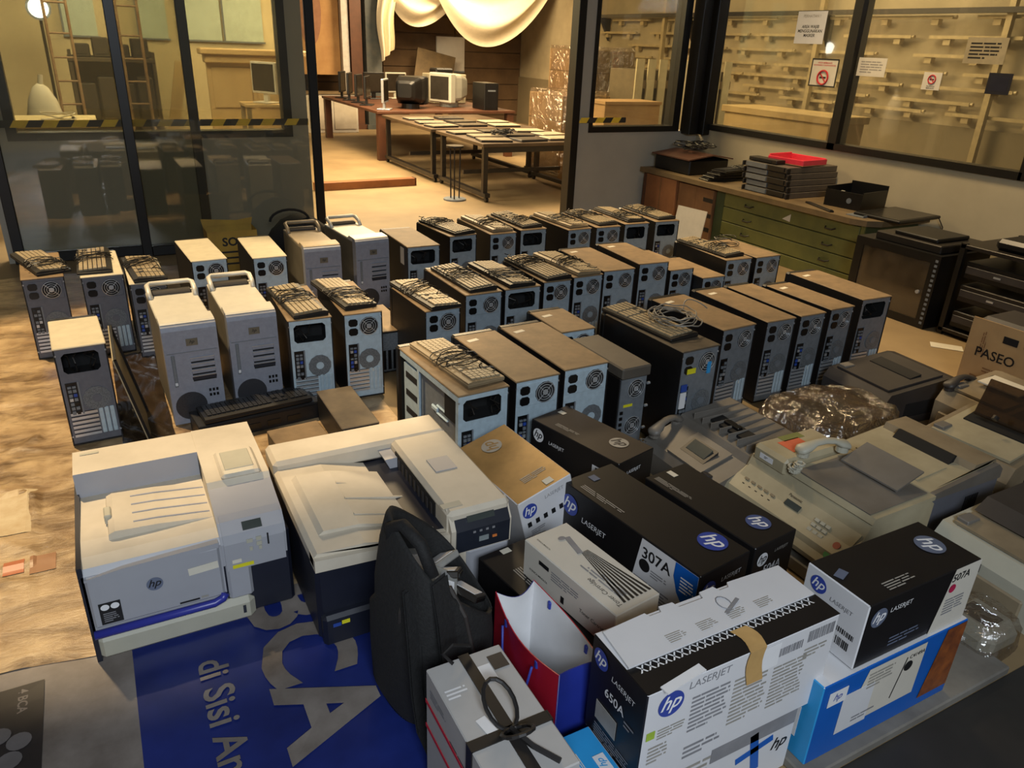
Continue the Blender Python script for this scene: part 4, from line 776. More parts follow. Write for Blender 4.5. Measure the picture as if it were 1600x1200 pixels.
# the pair at the right
tag(MB().rbox(1.2, .71, .0025, 1.98, .95, .03, .004).obj('foam_board', mat('foam_grey', (124, 120, 112), .8, alt=(98, 94, 88), scale=6)), 'grey board lying under the blue toner carton', 'board')
t, FT, FL, FF = carton('blue and white toner carton on the grey board', 'carton', (1.475, .825, .0305), 0, .51, .17, .238, CWHITE, CSKY, CBLUE)
letter('C4149A', t, on(FT, -.175, .02, .001, 35), INK, width=.1); MB().box(-.255, -.06, 0, -.15, .06, .0006).obj('pale_panel', CWHITE, t, M=on(FF, .08, .0, .001)); MB().face([(-.155, -.052, 0), (.10, -.052, 0), (.10, .108, 0), (-.105, .108, 0)]).obj('white_panel', CCREAM, t, M=on(FF, .0, .0, .0012)); MB().face([(.0, -.09, 0), (.115, -.09, 0), (.115, .115, 0), (.04, .115, 0)]).obj('brown_picture', mat('picture_brown', (96, 52, 34), .4, alt=(150, 84, 40), scale=18), t, M=on(FF, .135, .0, .0016))
link('white_badge', plate(.06, .042, WHITE), t, M=on(FF, -.20, .07, .001)); letter('hp', t, on(FF, -.20, .07, .002), LOGOB, height=.026); letter('C4149A', t, on(FF, .07, .085, .002), INK, width=.055); link('colour_dot', ellipse(.015, .015, INK), t, M=on(FF, .045, .058, .002)); link('divider', plate(.002, .12, INK), t, M=on(FF, .02, .03, .002, -12)); lines(t, on(FF, -.055, .07, .002), .09, .05, 5, INKL, 62); lines(t, on(FF, -.08, -.035, .002), .09, .02, 2, INKG, 63)
link('white_label', plate(.05, .09, WHITE), t, M=on(FL, .02, -.02)); 
for k in range(3): barcode(t, on(FL, .02, .01 - k * .03, .002), .03, .016, INK, 70 + k)
t, FT, FL, FF = carton('black toner carton with white end on top of the blue carton', 'carton', (1.515, .835, .2695), 0, .395, .17, .18, CBLACK, CWHITE, CBLACK)
logo(t, on(FT, .13, .005, .001, -90), .036, LOGOG); lines(t, on(FT, -.06, -.055, .001, 0), .1, .028, 4, INKL, 64); link('seal_tab', plate(.035, .022, LOGOG), t, M=on(FT, -.165, .02, .001, 20))
MB().face([(.065, -.09, 0), (.1975, -.09, 0), (.1975, .09, 0), (.10, .09, 0)]).obj('white_panel', CCREAM, t, M=on(FF, 0, 0, .001)); letter('507A', t, on(FF, .128, .065, .002), INK, height=.022); link('colour_dot', ellipse(.012, .012, INKM), t, M=on(FF, .105, .035, .002)); lines(t, on(FF, .135, -.02, .002), .08, .05, 6, INKG, 65); logo(t, on(FF, -.155, .045), .026, LOGOG); letter('LASERJET', t, on(FF, -.08, .05), INKW, height=.017); lines(t, on(FF, -.03, -.05), .12, .03, 3, LOGOG, 66)
logo(t, on(FL, -.045, .055), .022); letter('LASERJET', t, on(FL, .022, .04), INKG, height=.014); barcode(t, on(FL, .045, -.015), .05, .014, INK, 75); barcode(t, on(FL, .045, -.045), .035, .022, INK, 76)
for k in range(4): link('handling_mark', plate(.015, .016, INKG), t, M=on(FL, -.065 + k * .026, .012 - k * .003))
# grey box tied with ribbon
t, FT, FL, FF = carton('grey box tied with a black ribbon bow at the bottom edge', 'box', (.525, .945, 0), 0, .17, .33, .33, CGREY, CGREY, CGREY, name='gift_box', group=None)
for k, z in ((0, .10), (1, .03)): link('red_stripe', plate(.33, .010, INKR), t, M=on(FL, 0, z - .02))
lines(t, on(FL, -.1, .12), .08, .025, 3, INKG, 80); lines(t, on(FL, .02, .085), .12, .014, 2, INK, 81); MB().tube([(0, -.05, 0), (.02, 0, 0), (.03, .05, 0)], .003, 5).obj('pen_drawing', INK, t, M=on(FL, .04, -.02))
MB().box(-.012, -.167, .33, .012, .167, .3325).box(-.087, -.062, .33, .087, -.038, .3325).box(-.0875, -.062, 0, -.085, -.038, .333).box(.085, -.062, 0, .0875, -.038, .333).box(-.012, -.168, 0, .012, -.165, .333).obj('ribbon', RIB, t)
def bow(s): return [(s * .0 + .03 * math.sin(a) * 1.0, -.05 + s * (.045 - .045 * math.cos(a)), .336 + .022 * (1 - math.cos(a))) for a in [i * 2 * PI / 16 for i in range(17)]]
for s in (1, -.6): MB().tube(bow(s), .0045, 6).obj('ribbon_bow', RIB, t)
MB().tube([(0, -.05, .34), (.02, -.1, .336), (.05, -.15, .335)], .006, 5).obj('ribbon_tail', RIB, t); MB().tube([(-.03, .15, .334), (-.045, .17, .35), (-.02, .175, .36), (.02, .172, .345)], .004, 5).obj('cord_end', RIB, t)
link('photo_sticker', plate(.04, .045, WHITE), t, M=on(FT, .02, .10)); link('dark_sticker', plate(.035, .04, DKP), t, M=on(FT, .06, .12)); link('white_tag', plate(.022, .045, WHITE), t, M=on(FT, -.035, -.02, .001, 10)); lines(t, on(FT, -.05, .08), .05, .03, 3, WHITE, 82)
# ------------------------------------------------------------------ paper carrier bag
t = thing('paper_bag', 'open red and blue paper carrier bag with white inside', 'bag', (.73, 1.115, 0)); w, l, h = .105, .29, .335; th = .0025
def sheet(p0, p1, m_out, name, flare, inward):
    p0 = Vector(p0); p1 = Vector(p1); n = Vector(inward)
    f = lambda u, v: p0.lerp(p1, u) + Vector((0, 0, h * v - .018 * math.sin(u * PI) * (v > .98) * (1 if flare else 0))) - n * (flare * math.sin(u * PI) * v * v)
    b = MB(); b.grid(12, 10, f, 0); k = len(b.v); b.grid(12, 10, lambda u, v: f(u, v) + n * th, 1)
    for a in range(12): b.face([b.v[a * 11 + 10], b.v[(a + 1) * 11 + 10], b.v[k + (a + 1) * 11 + 10], b.v[k + a * 11 + 10]], 0)
    return b.obj(name, [m_out, WHITE], t, smooth=True)
sheet((-w / 2, l / 2, 0), (-w / 2, -l / 2, 0), RED, 'wide_side', .016, (1, 0, 0)); sheet((w / 2, -l / 2, 0), (w / 2, l / 2, 0), RED, 'wide_side', .02, (-1, 0, 0)); sheet((-w / 2, -l / 2, 0), (w / 2, -l / 2, 0), BLUE, 'gusset', -.018, (0, 1, 0)); sheet((w / 2, l / 2, 0), (-w / 2, l / 2, 0), BLUE, 'gusset', -.018, (0, -1, 0))
MB().box(-w / 2, -l / 2, .001, w / 2, l / 2, .003).obj('base', WHITE, t)
MB().tube([(-w / 2 - .018, .07, .30), (-w / 2 - .022, .06, .24), (-w / 2 - .022, .03, .20), (-w / 2 - .022, -.01, .19), (-w / 2 - .022, -.05, .21), (-w / 2 - .02, -.07, .30)], .003, 6).obj('cord_handle', CORD, t, smooth=True); MB().tube([(w / 2 + .014, .08, .31), (w / 2 + .02, .05, .24), (w / 2 + .02, -.05, .24), (w / 2 + .014, -.08, .31)], .003, 6).obj('cord_handle', CORD, t)
for y, sx in ((.08, 1), (-.08, 1), (.07, -1), (-.07, -1)): MB().rbox(sx * (w / 2 + .008) - .004, y - .006, .292, sx * (w / 2 + .008) + .004, y + .006, .315, .003).obj('cord_knot', CORD, t)
# ------------------------------------------------------------------ backpack full of hard drives
t = thing('backpack', 'black backpack standing open before the wide printer', 'bag', (.556, 1.352, 0), 10)
n = 36
def sup(a, e): c = math.cos(a); return math.copysign(abs(c) ** e, c)
def ring(z, ax, ay, cx, cy, e=.62, tilt=0): return [(cx + ax * sup(2 * PI * k / n, e), cy + ay * sup(2 * PI * k / n - PI / 2, e), z + tilt * sup(2 * PI * k / n, e) - .6 * tilt * sup(2 * PI * k / n - PI / 2, e)) for k in range(n)]
rs = [ring(.0, .075, .09, 0, 0), ring(.012, .10, .125, 0, 0), ring(.10, .118, .145, 0, 0), ring(.22, .12, .145, .0, .0), ring(.31, .116, .14, .0, .0, tilt=-.025), ring(.365, .110, .134, .01, .0, tilt=-.065), ring(.392, .103, .126, .018, .0, tilt=-.09), ring(.398, .098, .12, .020, .0, tilt=-.095), ring(.385, .092, .114, .022, 0, tilt=-.09), ring(.33, .09, .112, .02, 0, tilt=-.06), ring(.29, .085, .105, .015, 0, tilt=-.03)]
MB().rings(rs).obj('sack', BAGBLK, t, smooth=True)
b = MB(); b.rings([[(-.085 + .03 * math.cos(a) * q - .02 + dx, .0 + .12 * math.sin(a) * q, z) for a in [2 * PI * k / 20 for k in range(20)]] for q, z, dx in ((.6, .01, .0), (.95, .04, 0), (1, .16, 0), (.95, .27, .0), (.6, .33, .01), (.2, .35, .02))]).obj('front_pocket', STRAP, t, smooth=True)
MB().tube([(-.075, .06, .44), (-.08, .05, .50), (-.072, .01, .525), (-.06, -.045, .50), (-.05, -.08, .43)], .015, 8).obj('top_handle', STRAP, t, smooth=True)
MB().tube([(-.118, -.06, .05 + .0), (-.122, -.05, .2), (-.112, -.04, .33), (-.085, -.03, .40)], .006, 6).obj('zip', DKP, t); MB().tube([(.03, -.145, .05), (.02, -.148, .2), (-.0, -.135, .33), (-.02, -.10, .40)], .006, 6).obj('zip', DKP, t)
def strapm(pts, wd): 
    b = MB(); b.grid(len(pts) - 1, 1, lambda u, v: Vector(pts[round(u * (len(pts) - 1))]) + Vector((wd * (v - .5), .3 * wd * (v - .5), 0))); k = len(b.v); b.grid(len(pts) - 1, 1, lambda u, v: Vector(pts[round(u * (len(pts) - 1))]) + Vector((wd * (v - .5), .3 * wd * (v - .5) + .01, 0))); return b
strapm([(-.045, -.10, .43), (-.06, -.15, .36), (-.06, -.168, .25), (-.05, -.166, .14), (-.04, -.155, .03)], .05).obj('shoulder_strap', STRAP, t, smooth=True); strapm([(-.10, -.06, .40), (-.125, -.12, .30), (-.13, -.14, .18), (-.12, -.145, .06), (-.115, -.19, .012)], .03).obj('shoulder_strap', STRAP, t, smooth=True)
MB().tube([(-.115, -.185, .012), (-.105, -.21, .008), (-.085, -.215, .008), (-.075, -.20, .008)], .007, 6).obj('webbing', STRAP, t)
HD = mat('drive_silver', (176, 176, 172), .35, .5)
for k, (x, y, z, rx, ry, rz) in enumerate(((-.015, .05, .362, .15, .5, .4), (.02, .0, .345, -.1, .5, 1.0), (-.01, -.05, .352, .3, .5, -.3), (.045, -.055, .322, .2, .55, .7), (.045, .045, .335, .0, .6, 2.0))):
    ax, ay = math.cos(math.radians(10)), math.sin(math.radians(10)); d_ = thing('hard_drive', ['hard drive at the back of the backpack opening', 'tilted hard drive in middle of the backpack opening', 'hard drive at the front left of the backpack opening', 'hard drive at the front of the backpack opening', 'hard drive against right edge of the backpack opening'][k], 'hard drive', (.556 + x * ax - y * ay, 1.352 + x * ay + y * ax, z), group='hard drives in the backpack', rot=(rx, ry, rz))
    MB().rbox(-.035, -.05, 0, .035, .05, .018, .003).obj('housing', HD if k % 2 == 0 else STEELDK, d_); link('label_sticker', plate(.05, .06, WHITE), d_, loc=(0, -.01, .018)); MB().box(-.03, -.052, .002, .03, -.05, .01).obj('connector', SOCK, d_); link('spindle_mark', ellipse(.012, .012, CHROME), d_, loc=(0, .03, .0188))
# ------------------------------------------------------------------ fax machines and printers at the right (fronts face left)
def vents(t, F, n, w, h, gap, m): 
    for k in range(n): link('vent_slot', plate(w, h, m, .0012), t, M=on(F, (k - (n - 1) / 2) * gap, 0))
def handset(t, x, y, z, yaw, m, L=.2):
    M = Matrix.Translation((x, y, z)) @ Matrix.Rotation(math.radians(yaw), 4, 'Z'); b = MB()
    b.rings([[(-L / 2 + L * q, .024 * r * math.cos(a), .02 + zz + .014 * r * math.sin(a)) for a in [2 * PI * k / 12 for k in range(12)]] for q, r, zz in ((0, .6, .0), (.06, 1.15, .004), (.2, 1.05, .012), (.32, .72, .024), (.5, .68, .028), (.68, .72, .024), (.8, 1.05, .012), (.94, 1.15, .004), (1, .6, 0))]); h_ = b.obj('handset', m, t, M=M, smooth=True)
    for s in (-1, 1): MB().cyl((s * L * .38, 0, .0), (s * L * .38, 0, .03), .022, 14).obj('ear_cap', m, h_)
    return h_
# grey fax machine
t = thing('fax_machine', 'grey fax machine with handset next to the wrapped machine', 'fax machine', (1.74, 1.66, 0))
MB().prism([(0, 0), (0, .09), (.02, .12), (.17, .165), (.19, .19), (.44, .215), (.47, .20), (.48, 0)], 'y', 0, .40).obj('body', GRYP, t)
MB().prism([(.02, .123), (.165, .167), (.165, .175), (.02, .131)], 'y', .08, .27).obj('control_panel', GRYP, t); MB().prism([(.055, .137), (.125, .157), (.125, .1765), (.055, .1425)], 'y', .11, .24).obj('screen_recess', DKP, t); MB().prism([(.07, .146), (.112, .158), (.112, .1785), (.07, .152)], 'y', .125, .225).obj('screen', SCREEN, t)
for k in range(7): MB().rbox(.2, .05 + k * .048, .188, .44, .055 + k * .048, .218, .002).obj('tray_rib', GRYP, t)
MB().prism([(.24, .197), (.30, .203), (.30, .213), (.24, .207)], 'y', .10, .30).obj('paper_slot', HOLE, t); MB().rbox(.26, .16, .208, .285, .24, .222, .003).obj('slot_clip', SOCK, t)
handset(t, .09, .372, .148, 18, GRYP); p = link('number_tag', plate(.045, .02, WHITE), t, M=frame((-.001, .06, .085), (0, -1, 0), (0, 0, 1))); letter('199', p, Matrix.Translation((0, 0, .0012)), INK, height=.012); link('yellow_mark', plate(.05, .008, YELLOW), t, M=frame((.004, .16, .10), (0, -1, 0), (.02, 0, .03)))
MB().cyl((.03, .06, .12), (.035, .06, .134), .02, 14).obj('round_key', DKP, t)
MB().tube([(.0 + .012 * math.cos(i * 1.3) - .015, .37 + .012 * math.sin(i * 1.3), .13 - i * .0026) for i in range(46)], .003, 5).obj('coiled_cord', GRYP, t)
# beige fax with handset and keypad
t = thing('fax_machine', 'beige fax machine with keypad, green button and white handset', 'fax machine', (1.80, 1.16, 0))
MB().prism([(0.02, 0), (0.02, .06), (.0, .09), (.015, .125), (.10, .175), (.12, .215), (.14, .225), (.40, .235), (.42, .22), (.42, 0)], 'y', 0, .50).obj('body', TAN, t)
cp = MB().prism([(-.012, .075), (-.012, .09), (.10, .185), (.11, .178), (.02, .07)], 'y', .01, .49).obj('control_panel', TAN, t)
F = frame((.044, .25, .1392), (0, -1, 0), (.112, 0, .095))
link('screen', plate(.06, .022, SCREEN, .003), cp, M=on(F, .0, .03)); letter('Panasonic', cp, on(F, -.01, .058), INK, height=.010)
for r in range(4):
    for c in range(3): link('key', plate(.016, .011, PCREAM, .004), cp, M=on(F, .10 + c * .022, .034 - r * .019))
for k in range(5): link('key', plate(.016, .008, TAND, .004), cp, M=on(F, -.20 + k * .03, .02)); link('indicator', plate(.01, .006, INK, .002), cp, M=on(F, -.20 + k * .03, -.002))
for k in range(6): link('small_key', plate(.007, .006, INK, .003), cp, M=on(F, -.19 + k * .028, -.036))
link('start_button', cached('startb', lambda: MB().cyl((0, 0, 0), (0, 0, .005), .015, 18).mesh('start_button', mat('green_button', (60, 130, 70), .4))), cp, M=on(F, .205, -.04)); link('stop_button', cached('stopb', lambda: MB().cyl((0, 0, 0), (0, 0, .004), .012, 18).mesh('stop_button', mat('red_ring', (176, 100, 80), .4))), cp, M=on(F, .205, .0)); link('dial_pad', cached('dial', lambda: MB().cyl((0, 0, 0), (0, 0, .004), .02, 20).mesh('dial_pad', TAN)), cp, M=on(F, .05, -.03))
MB().prism([(.12, .223), (.415, .235), (.415, .25), (.13, .243)], 'y', -.002, .33).obj('copier_lid', TAN, t); MB().prism([(.13, .244), (.40, .2515), (.40, .2545), (.13, .247)], 'y', .02, .31).obj('lid_dust', GRYP, t)
MB().rbox(.11, .34, .20, .40, .498, .268, .014).obj('handset_base', TAN, t)
for k, (m_, y0, y1) in enumerate(((mat('sticker_red', (206, 104, 72), .5), .38, .455), (mat('sticker_olive', (120, 124, 70), .5), .45, .485))): link('instruction_sticker', plate(.10, y1 - y0, m_), t, M=Matrix.Translation((.23 + .03 * k, (y0 + y1) / 2, .2685)))
p = link('white_tag', plate(.06, .02, WHITE), t, M=frame((.1095, .43, .235), (0, -1, 0), (0, 0, 1))); lines(p, Matrix.Translation((0, 0, .001)), .02, .01, 2, INK, 90)
handset(t, .27, .335, .268, -12, PCREAM, .21)
MB().tube([(.12 + .015 * math.cos(i * 1.1), .325 - i * .0006 + .015 * math.sin(i * 1.1), .262 - .02 * math.sin(i * .1)) for i in range(50)], .004, 5).obj('coiled_cord', PCREAM, t)
MB().prism([(.30, .26), (.42, .30), (.42, .306), (.30, .266)], 'y', .06, .28).obj('paper_rest', GRYP, t); MB().rbox(-.02, .04, .002, .06, .34, .05, .004).obj('cassette', mat('clear_grey', (140, 138, 130), .3), t)
# beige laser printer
t = thing('desktop_printer', 'beige laser printer with open dark output slot, right of beige fax', 'printer', (2.26, 1.20, 0))
MB().prism([(0, 0), (-.008, .16), (.02, .215), (.36, .245), (.385, .22), (.385, 0)], 'y', .008, .39).obj('body', TAN, t); MB().rbox(-.01, 0, .0, .39, .01, .205, .006).obj('side_panel', mat('grey_side', (96, 98, 106), .5, var=.06), t); MB().prism([(-.012, .195), (.02, .218), (.36, .25), (.39, .225), (.39, .19)], 'y', -.004, .012).obj('side_trim', GRYP, t)
MB().prism([(.015, .213), (.20, .226), (.215, .205), (.235, .205), (.26, .258), (.375, .258), (.385, .235)], 'y', .02, .38).obj('top_cover', TAND, t); MB().prism([(.196, .2065), (.236, .2065), (.258, .2592), (.245, .262)], 'y', .09, .315).obj('output_slot', HOLE, t); MB().prism([(.04, .216), (.195, .227), (.195, .233), (.04, .222)], 'y', .08, .33).obj('output_tray', TAN, t)
vents(t, frame((.25, -.0005, .12), (1, 0, 0), (0, 0, 1)), 7, .005, .07, .011, HOLE)
p = link('number_tag', plate(.10, .035, LABEL), t, M=frame((-.007, .12, .155), (0, -1, 0), (0, 0, 1))); letter('108', p, Matrix.Translation((.02, 0, .001)), INK, height=.018); MB().rbox(-.014, .02, .02, -.005, .37, .10, .004).obj('front_tray', TAN, t); MB().rbox(.03, .2, .222, .05, .24, .23, .003).obj('tray_clip', DKP, t)
# machines behind
def machine(label, loc, yaw, w, l, h, m, mt, slot=True, name='desktop_printer', cat='printer'):
    t = thing(name, label, cat, loc, yaw); MB().prism([(-w / 2, 0), (-w / 2 - .004, h * .62), (-w / 2 + .03, h * .84), (w / 2 - .06, h), (w / 2 - .01, h * .95), (w / 2, 0)], 'y', -l / 2, l / 2).obj('body', m, t)
    MB().prism([(-w / 2 + .04, h * .86), (w / 2 - .08, h * .995), (w / 2 - .08, h * 1.04), (-w / 2 + .04, h * .9)], 'y', -l / 2 + .03, l / 2 - .03).obj('top_cover', mt, t)
    MB().prism([(-.02, h * .935), (.05, h * .97), (.05, h * 1.05), (-.02, h * .99)], 'y', -l * .32, l * .32).obj('output_slot', HOLE, t); MB().rbox(-w / 2 - .012, -l / 2 + .03, h * .1, -w / 2, l / 2 - .03, h * .45, .005).obj('paper_tray', mt, t); MB().rbox(-w / 2 + .05, l * .3, h * .88, -w / 2 + .11, l * .42, h * .96, .003).obj('button_strip', GRYP, t)
    for s in (-1, 1): MB().box(-w * .2, s * l / 2 - .001, h * .2, w * .2, s * l / 2 + .001, h * .55).obj('side_grille', HOLE, t)
    return t
machine('dark grey printer before the cardboard box', (3.16, 2.02, 0), -4, .46, .36, .20, DKP, DKP)
t = machine('dusty beige printer with brown flap raised, before the cardboard box', (2.90, 1.38, 0), 3, .42, .36, .245, TAND, TAN); MB().rbox(-.08, -.12, .25, -.072, .10, .40, .003).obj('smoked_flap', SMOKE, t, rot=(0, .35, 0)); MB().cyl((-.06, -.01, .30), (-.05, -.01, .31), .012, 10).obj('flap_catch', STEELDK, t)
t = machine('dusty fax machine with handset behind the brown flap', (3.345, 1.61, 0), -4, .42, .30, .24, TAND, TAND, name='fax_machine', cat='fax machine'); handset(t, -.10, .135, .20, 6, DKP); MB().box(-.06, -.1, .25, .06, .08, .256).obj('paper_sheet', LABEL, t, rot=(0, -.05, .05))
t = machine('dusty off-white printer at the right edge behind black carton', (2.42, .945, 0), -2, .46, .34, .215, PCREAM, TAND); vents(t, frame((-.06, -.1715, .15), (1, 0, 0), (0, 0, 1)), 9, .008, .035, .014, HOLE); vents(t, frame((-.2345, .05, .12), (0, -1, 0), (0, 0, 1)), 6, .01, .03, .018, DKP)
MB().prism([(-.1, .21), (.18, .225), (.15, .26), (-.05, .25)], 'y', -.10, .14).obj('dark_hood', DKP, t)
# machine wrapped in stretch film
def lump(cx, cy, a, b_, h, seed, m, name, label, cat, core, n=40, z0=0):
    rr = random.Random(seed); t = thing(name, label, cat, (cx, cy, z0)); ph = [rr.uniform(0, 6) for _ in range(6)]
    def R(q, e): return [((a * q) * sup(2 * PI * k / n, .55) * (1 + .03 * math.sin(k * 1.7 + ph[0] + e)), (b_ * q) * sup(2 * PI * k / n - PI / 2, .55) * (1 + .03 * math.sin(k * 2.3 + ph[1] + e * 2))) for k in range(n)]
    rs = []
    for e, (q, z) in enumerate(((1.0, .004), (1.03, .25), (1.0, .55), (.97, .8), (.88, .95), (.6, 1.02), (.2, 1.0))): rs.append([(x, y, h * z * (1 + .05 * math.sin(x * 30 + ph[2]) + .05 * math.sin(y * 37 + ph[3]))) for x, y in R(q, e)])
    MB().rings(rs).obj('film', m, t, smooth=False); MB().rbox(-a * .9, -b_ * .88, .003, a * .9, b_ * .88, h * .84, .03).obj('machine', core, t); MB().rbox(-a * .5, -b_ * .5, h * .83, a * .3, b_ * .5, h * .88, .01).obj('machine_lid', DKP, t); return t
lump(2.56, 1.86, .28, .2, .205, 2, FILM, 'wrapped_machine', 'machine wrapped in crinkled clear film between fax and dark printer', 'wrapped machine', mat('brown_core', (62, 46, 32), .5))
lump(2.03, .84, .09, .09, .11, 4, filmmat('bubble_film', (.86, .86, .86), .3), 'bubble_wrap', 'ball of clear bubble wrap at the end of the grey board', 'bubble wrap', PCREAM, 30)
# cardboard box with print
t = thing('cardboard_box', 'brown cardboard box with black lettering at right edge', 'box', (3.70, 1.66, 0))
b = MB(); b.box(0, 0, 0, .005, .36, .39).box(.005, 0, 0, .30, .005, .38).box(.005, .355, 0, .30, .36, .37).box(.295, .005, 0, .30, .355, .38).box(.005, .005, 0, .295, .355, .01).obj('carton', KRAFT, t); MB().rbox(.02, .02, .2, .28, .34, .40, .02).obj('contents', DKP, t)
F = frame((-.001, .18, .2), (0, -1, 0), (0, 0, 1)); letter('PASEO', t, on(F, -.03, .03), INK, width=.19); link('dark_mark', plate(.07, .035, INK), t, M=on(F, .02, .125)); link('round_mark', ellipse(.016, .016, INK), t, M=on(F, .10, .12)); lines(t, on(F, .0, -.05), .14, .03, 2, KRAFTD, 95); link('small_mark', plate(.03, .004, INK), t, M=on(F, .07, -.03)); lines(t, on(F, -.1, .08, .001, 90), .12, .03, 3, KRAFTD, 96)
MB().face([(-.07, 0, 0), (.09, .0, 0), (.09, .05, .0), (-.07, .06, 0)]).obj('lower_print', KRAFTD, t, M=on(F, -.05, -.15))
tag(link('paper_scrap', plate(.17, .09, LABEL, .002), None, (4.24, 2.42, .001), (0, 0, -.9)), 'white paper scrap on floor before the equipment rack', 'paper')
# ------------------------------------------------------------------ racks at the right wall
t = thing('wall_cabinet', 'black network cabinet with dusty glass door beside green drawers', 'cabinet', (4.38, 2.68, 0)); w, l, h = .5, .6, .46
MB().box(0.02, 0, 0, w, .015, h).box(.02, l - .015, 0, w, l, h).box(.02, .015, 0, w, l - .015, .015).box(.02, .015, h - .015, w, l - .015, h).box(w - .015, .015, .015, w, l - .015, h - .015).obj('body', FRAME, t)
dr = MB().box(0, 0, 0, .02, .06, h).box(0, l - .06, 0, .02, l, h).box(0, .06, 0, .02, l - .06, .05).box(0, .06, h - .05, .02, l - .06, h).obj('door', FRAME, t); MB().box(.006, .06, .05, .01, l - .06, h - .05).obj('door_pane', glassmat('dusty_glass', (.5, .45, .36), .1, .1, .35, (120, 104, 80)), dr); MB().cyl((-.012, .09, .22), (0, .09, .22), .012, 10).obj('lock', CHROME, dr)
for k in range(14): MB().box(-.002, .012, .03 + k * .03, .0, .03, .045 + k * .03).obj('rack_hole', STEELD, t)
MB().rbox(.04, .04, h, w - .04, l - .1, h + .05, .006).obj('top_tray', STEELDK, t); MB().rbox(.08, .1, h + .05, w - .1, l - .2, h + .075, .006).obj('top_equipment', FRAME, t)
t = thing('equipment_rack', 'open black rack with two stacked units before right wall', 'rack', (4.42, 1.75, 0)); w, l, h = .6, .86, .56
for x in (0, w - .03):
    for y in (0, l - .03): MB().box(x, y, 0, x + .03, y + .03, h).obj('upright', FRAME, t)
for z in (.02, h - .03): MB().rbox(.0, .0, z, w, l, z + .025, .003).obj('shelf', STEELDK, t)
for k, z in enumerate((.06, .22, .36)):
    u = MB().rbox(.02, .05, z, w - .04, l - .05, z + .10, .005).obj('rack_unit', FRAME if k != 1 else STEELDK, t); MB().rbox(.012, .06, z + .03, .02, l - .06, z + .075, .003).obj('front_strip', DKP, u)
    for q in range(3): MB().box(.008, .15 + q * .22, z + .045, .012, .19 + q * .22, z + .055).obj('indicator', CHROME, u)
MB().rbox(.05, .1, h - .005, .5, .7, h + .06, .02).obj('top_unit', FRAME, t)
lump(4.80, 1.95, .24, .3, .08, 8, FILM, 'plastic_cover', 'loose plastic film on top of the open black rack', 'plastic', STEELDK, 30, .622)
# ------------------------------------------------------------------ bench with green drawers
t = thing('drawer_cabinet', 'green drawer cabinet under the worn bench top', 'cabinet', (4.68, 3.46, 0)); l = 1.5
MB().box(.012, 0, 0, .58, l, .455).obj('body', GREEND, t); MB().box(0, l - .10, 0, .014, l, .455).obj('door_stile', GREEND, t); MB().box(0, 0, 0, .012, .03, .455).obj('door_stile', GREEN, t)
for k, (z0, z1) in enumerate(((.335, .445), (.215, .328), (.10, .208), (.0, .092))):
    d_ = MB().rbox(-.006, .035, z0, .012, l - .105, z1, .003).obj('drawer', GREEN, t)
    for y in (.28, 1.1): MB().tube([(-.008, y - .045, (z0 + z1) / 2), (-.03, y - .03, (z0 + z1) / 2 - .008), (-.03, y + .03, (z0 + z1) / 2 - .008), (-.008, y + .045, (z0 + z1) / 2)], .006, 6).obj('handle', STEELDK, d_)
MB().face([(-.008, .66, .41), (-.008, .74, .36), (-.008, .66, .35)][::-1]).obj('paper_tag', LABEL, t)
bt = thing('bench_top', 'worn wooden bench top along the right wall', 'bench', (0, 0, 0))
MB().prism([(4.62, 5.98), (4.62, 3.55), (4.66, 3.44), (4.76, 3.39), (5.28, 3.39), (5.28, 5.98)][::-1], 'z', .458, .498).obj('board', WOODT, bt); MB().box(4.66, 5.9, 0, 4.72, 5.96, .458).obj('leg', BROWNW, bt); MB().box(5.2, 5.9, 0, 5.26, 5.96, .458).obj('leg', BROWNW, bt)
def cardbox(label, x, y, w, l, h, m, tapes):
    t = thing('cardboard_carton', label, 'carton', (x, y, 0)); MB().rbox(0, 0, 0, w, l, h, .004).obj('carton', m, t); MB().box(-.02, l * .25, h - .004, .0, l * .75, h + .002).obj('lid_flap', m, t, rot=(0, .1, 0)); MB().box(-.0012, l * .48, 0, .0, l * .52, h).obj('seam', KRAFTD, t)
    for z in tapes: MB().box(-.0015, -.001, z, .0005, .12, z + .035).obj('black_tape', BTAPE, t)
cardbox('reddish cardboard carton with black tape under the bench', 4.66, 4.98, .5, .46, .44, KRAFTD, (.08, .2, .33)); cardbox('taller cardboard carton in the corner under the bench', 4.64, 5.455, .5, .44, .45, mat('kraft_red', (150, 98, 58), .75, alt=(124, 80, 46), scale=4), ())
tag(MB().box(-.004, -.16, 0, .004, .16, .30).obj('white_board', LABEL, None, (4.42, 5.0, 0), (0, .18, .15)), 'pale board leaning before the cardboard cartons', 'board')
# things on the bench
BX = mat('box_brown_lid', (92, 56, 40), .5, alt=(70, 44, 32), scale=6)
t = thing('cable_box', 'black box with brown lid in the bench corner', 'box', (4.72, 5.40, .4985)); MB().rbox(0, 0, 0, .46, .50, .13, .01).obj('body', FRAME, t); MB().prism([(-.03, .13), (.25, .165), (.49, .13), (.49, .14), (.25, .175), (-.03, .14)], 'y', -.02, .52).obj('lid', BX, t)
rr = random.Random(12); b = MB()
for j in range(16):
    cx, cy, r0, tl = rr.uniform(-.08, .1), rr.uniform(-.14, .14), rr.uniform(.05, .1), rr.uniform(-1, 1); b.tube([(cx + r0 * math.cos(i * PI / 9), cy + r0 * 1.2 * math.sin(i * PI / 9), .02 + j * .004 + .02 * (1 + math.cos(i * PI / 9 * 1 + j)) * abs(tl)) for i in range(18)], .0045, 5, closed=True)
tag(b.obj('cable_heap', CABLE, None, (4.96, 5.62, .672)), 'heap of black cables on the brown-lidded box', 'cables')
